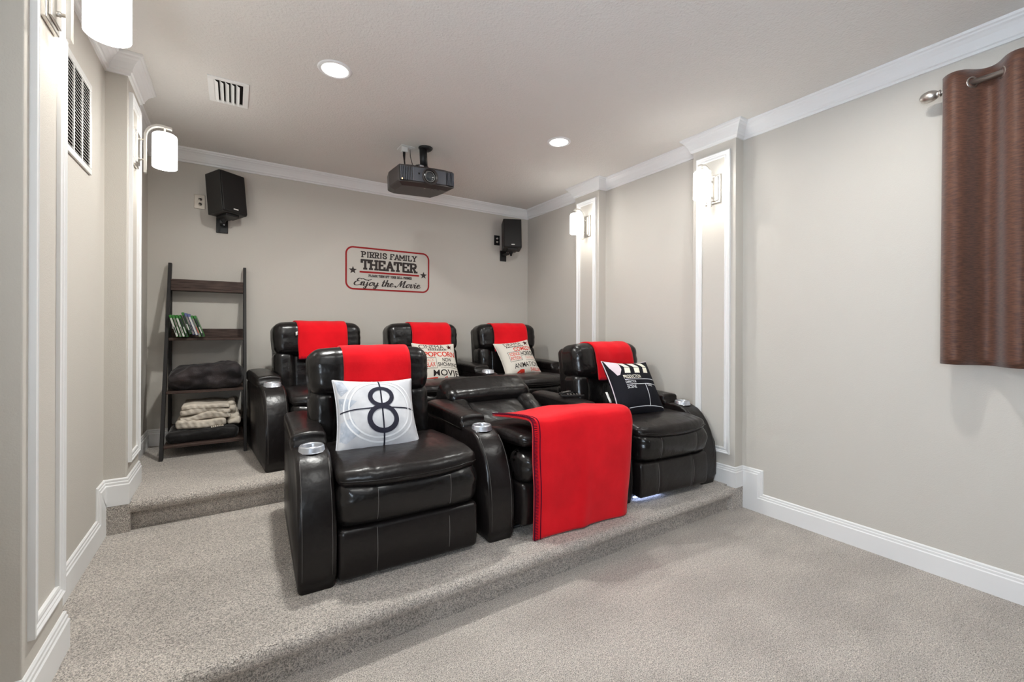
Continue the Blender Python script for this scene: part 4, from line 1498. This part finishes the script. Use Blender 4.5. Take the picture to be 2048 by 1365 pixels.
    tube('power_cord', [(-0.024, -0.02, -0.046), (-0.024, -0.02, -0.075), (-0.022, -0.020, -0.11), (-0.015, -0.03, -0.20)], [0.011, 0.010, 0.006, 0.005], 'dark_metal', pl, 10)
    tube('signal_cord', [(0.03, 0.0, -0.004), (0.034, 0.0, -0.06), (0.05, -0.01, -0.13), (0.06, -0.03, -0.185)], 0.0028, 'dark_metal', o, 6)


projector()


# ------------------------------------------------------------------ vents
def ceiling_vent():
    x0, x1, y0, y1 = -0.136, 0.070, 3.005, 3.330
    t = empty('ceiling_vent', ((x0 + x1) / 2, (y0 + y1) / 2, ZC))
    tag(t, 'white slatted air vent in the ceiling', 'vent')
    w, l = (x1 - x0) / 2, (y1 - y0) / 2
    box('duct_opening', -w + 0.025, w - 0.025, -l + 0.025, l - 0.025, -0.0015, 0.0, 'void', t)
    bm = bmesh.new()
    f = 0.03
    for a_ in ((-w, w, -l, -l + f), (-w, w, l - f, l), (-w, -w + f, -l + f, l - f), (w - f, w, -l + f, l - f)):
        bm_box(bm, a_[0], a_[1], a_[2], a_[3], -0.007, 0.0, 0.001, 1)
    from_bm('frame', bm, 'vent_white', t)
    for k in range(5):
        x = -w + f + (2 * w - 2 * f) * (k + 0.75) / 5.4
        V, F = [], []
        for j in range(5):
            an = j / 4 * PI * 0.42
            px, pz = x - 0.020 * math.sin(an), -0.020 + 0.018 * math.sin(an) ** 1.5
            V += [(px, -l + f, pz), (px, l - f, pz), (px - 0.001, -l + f, pz + 0.0015), (px - 0.001, l - f, pz + 0.0015)]
        for j in range(4):
            a_ = j * 4
            F += [(a_, a_ + 4, a_ + 5, a_ + 1), (a_ + 2, a_ + 3, a_ + 7, a_ + 6), (a_, a_ + 2, a_ + 6, a_ + 4), (a_ + 1, a_ + 5, a_ + 7, a_ + 3)]
        mesh('blade', V, F, 'vent_white', t)


ceiling_vent()


def wall_grille():
    y0, y1, z0, z1 = 2.13, 2.772, 1.965, 2.385
    t = empty('air_return_grille', (XL, (y0 + y1) / 2, z0))
    tag(t, 'white louvered air return grille high on the side wall', 'vent')
    l, h = (y1 - y0) / 2, z1 - z0
    f = 0.028
    box('duct_opening', 0.0, 0.0015, -l + f, l - f, f, h - f, 'void', t)
    bm = bmesh.new()
    for a_ in ((-l, l, 0, f), (-l, l, h - f, h), (-l, -l + f, f, h - f), (l - f, l, f, h - f)):
        bm_box(bm, 0.0, 0.009, a_[0], a_[1], a_[2], a_[3], 0.002, 1)
    from_bm('frame', bm, 'white_plastic', t)
    for k in range(1, 5):
        y = -l + f + (2 * l - 2 * f) * k / 5
        box('divider', 0.002, 0.0085, y - 0.005, y + 0.005, f, h - f, 'white_plastic', t)
    n = 26
    zz = (h - 2 * f) / n
    me = None
    for k in range(n):
        z = f + zz * (k + 0.5)
        if me is None:
            s = mesh('louver', [(0.002, -l + f, 0.004), (0.002, l - f, 0.004), (0.008, -l + f, -0.0035), (0.008, l - f, -0.0035),
                                (0.0025, -l + f, 0.0055), (0.0025, l - f, 0.0055), (0.0085, -l + f, -0.002), (0.0085, l - f, -0.002)],
                     [(0, 2, 3, 1), (4, 5, 7, 6), (2, 6, 7, 3), (0, 1, 5, 4), (0, 4, 6, 2), (1, 3, 7, 5)], 'white_plastic', t)
            me = s.data
        else:
            s = link('louver', me, None, t)
        s.location = (0, 0, z)


wall_grille()


# ------------------------------------------------------------------ curtain on its rod
def curtain():
    xr_ = XR - 0.105
    zr = 2.425
    t = empty('curtain_rod', (xr_, 0.0, zr))
    tag(t, 'brushed steel curtain rod with rounded finial above the window', 'curtain rod')
    MY = Matrix.Rotation(-PI / 2, 4, 'X')
    lathe('rod', [(0, -1.05), (0.0135, -1.05), (0.0135, 0.635), (0, 0.635)], 'rod_metal', t, 20, MY)
    lathe('finial', [(0, 0.632), (0.018, 0.632), (0.020, 0.637), (0.014, 0.641), (0.018, 0.646), (0.010, 0.652), (0.010, 0.658), (0.016, 0.661), (0.017, 0.665), (0.012, 0.669), (0.020, 0.676), (0.0265, 0.690), (0.028, 0.702),
                     (0.026, 0.718), (0.019, 0.732), (0.008, 0.739), (0, 0.740)], 'rod_metal', t, 24, MY)
    for y in (0.60, -1.0):
        br = box('bracket', -0.010, 0.105, y - 0.008, y + 0.008, -0.022, -0.010, 'rod_metal', t, 0.002, 1)
        box('bracket_plate', 0.100, 0.105, y - 0.02, y + 0.02, -0.05, 0.03, 'rod_metal', br)
    y1, y0 = 0.648, 0.05
    z0, z1 = 1.090, 2.487

    def wave(y):
        return -math.sin((0.655 - y) / 0.20 * 2 * PI) * 0.050

    def fn(u, v):
        # u: along the width from the far edge towards the window, v: downwards
        fl = 0.86 + 0.14 * v
        yy = y1 - (y1 - y0) * u
        y = yy + 0.003 * math.sin((0.655 - yy) / 0.10 * 2 * PI) + 0.012 * v * (0.5 - u)
        x = xr_ + wave(yy) * fl + 0.006 * noise.noise(Vector((u * 7, v * 2.2, 1.1)))
        z = z1 + (z0 - z1) * v - 0.010 * u * v
        return Vector((x, y, z))
    o = sheet('curtain', fn, 150, 40, 0.004, 'curtain_brown')
    tag(o, 'brown grommet curtain hanging from the steel rod', 'curtain')
    for k in range(6):
        u = (y1 - (0.555 - 0.10 * k)) / (y1 - y0)
        p = fn(u, (z1 - zr) / (z1 - z0))
        d = (fn(u + 0.01, 0.04) - fn(u - 0.01, 0.04)).normalized()
        yaw = math.atan2(d.y, d.x)
        M = Matrix.Translation((xr_, p.y, zr)) @ Matrix.Rotation(yaw, 4, 'Z') @ Matrix.Rotation(PI / 2, 4, 'X')
        lathe('grommet', [(0.019, -0.004), (0.026, -0.006), (0.030, 0.0), (0.026, 0.006), (0.019, 0.004), (0.018, 0.0), (0.019, -0.004)], 'rod_metal', o, 24, M)
    bm = bmesh.new()
    tube_bm(bm, [fn(k / 110, 0.925) + Vector((-0.001, 0, 0)) for k in range(111)], 0.0013, 4)
    from_bm('hem_seam', bm, 'curtain_brown', o)


curtain()

sc.cycles.use_denoising = True
sc.cycles.max_bounces = 10
sc.cycles.diffuse_bounces = 5
sc.cycles.sample_clamp_indirect = 8
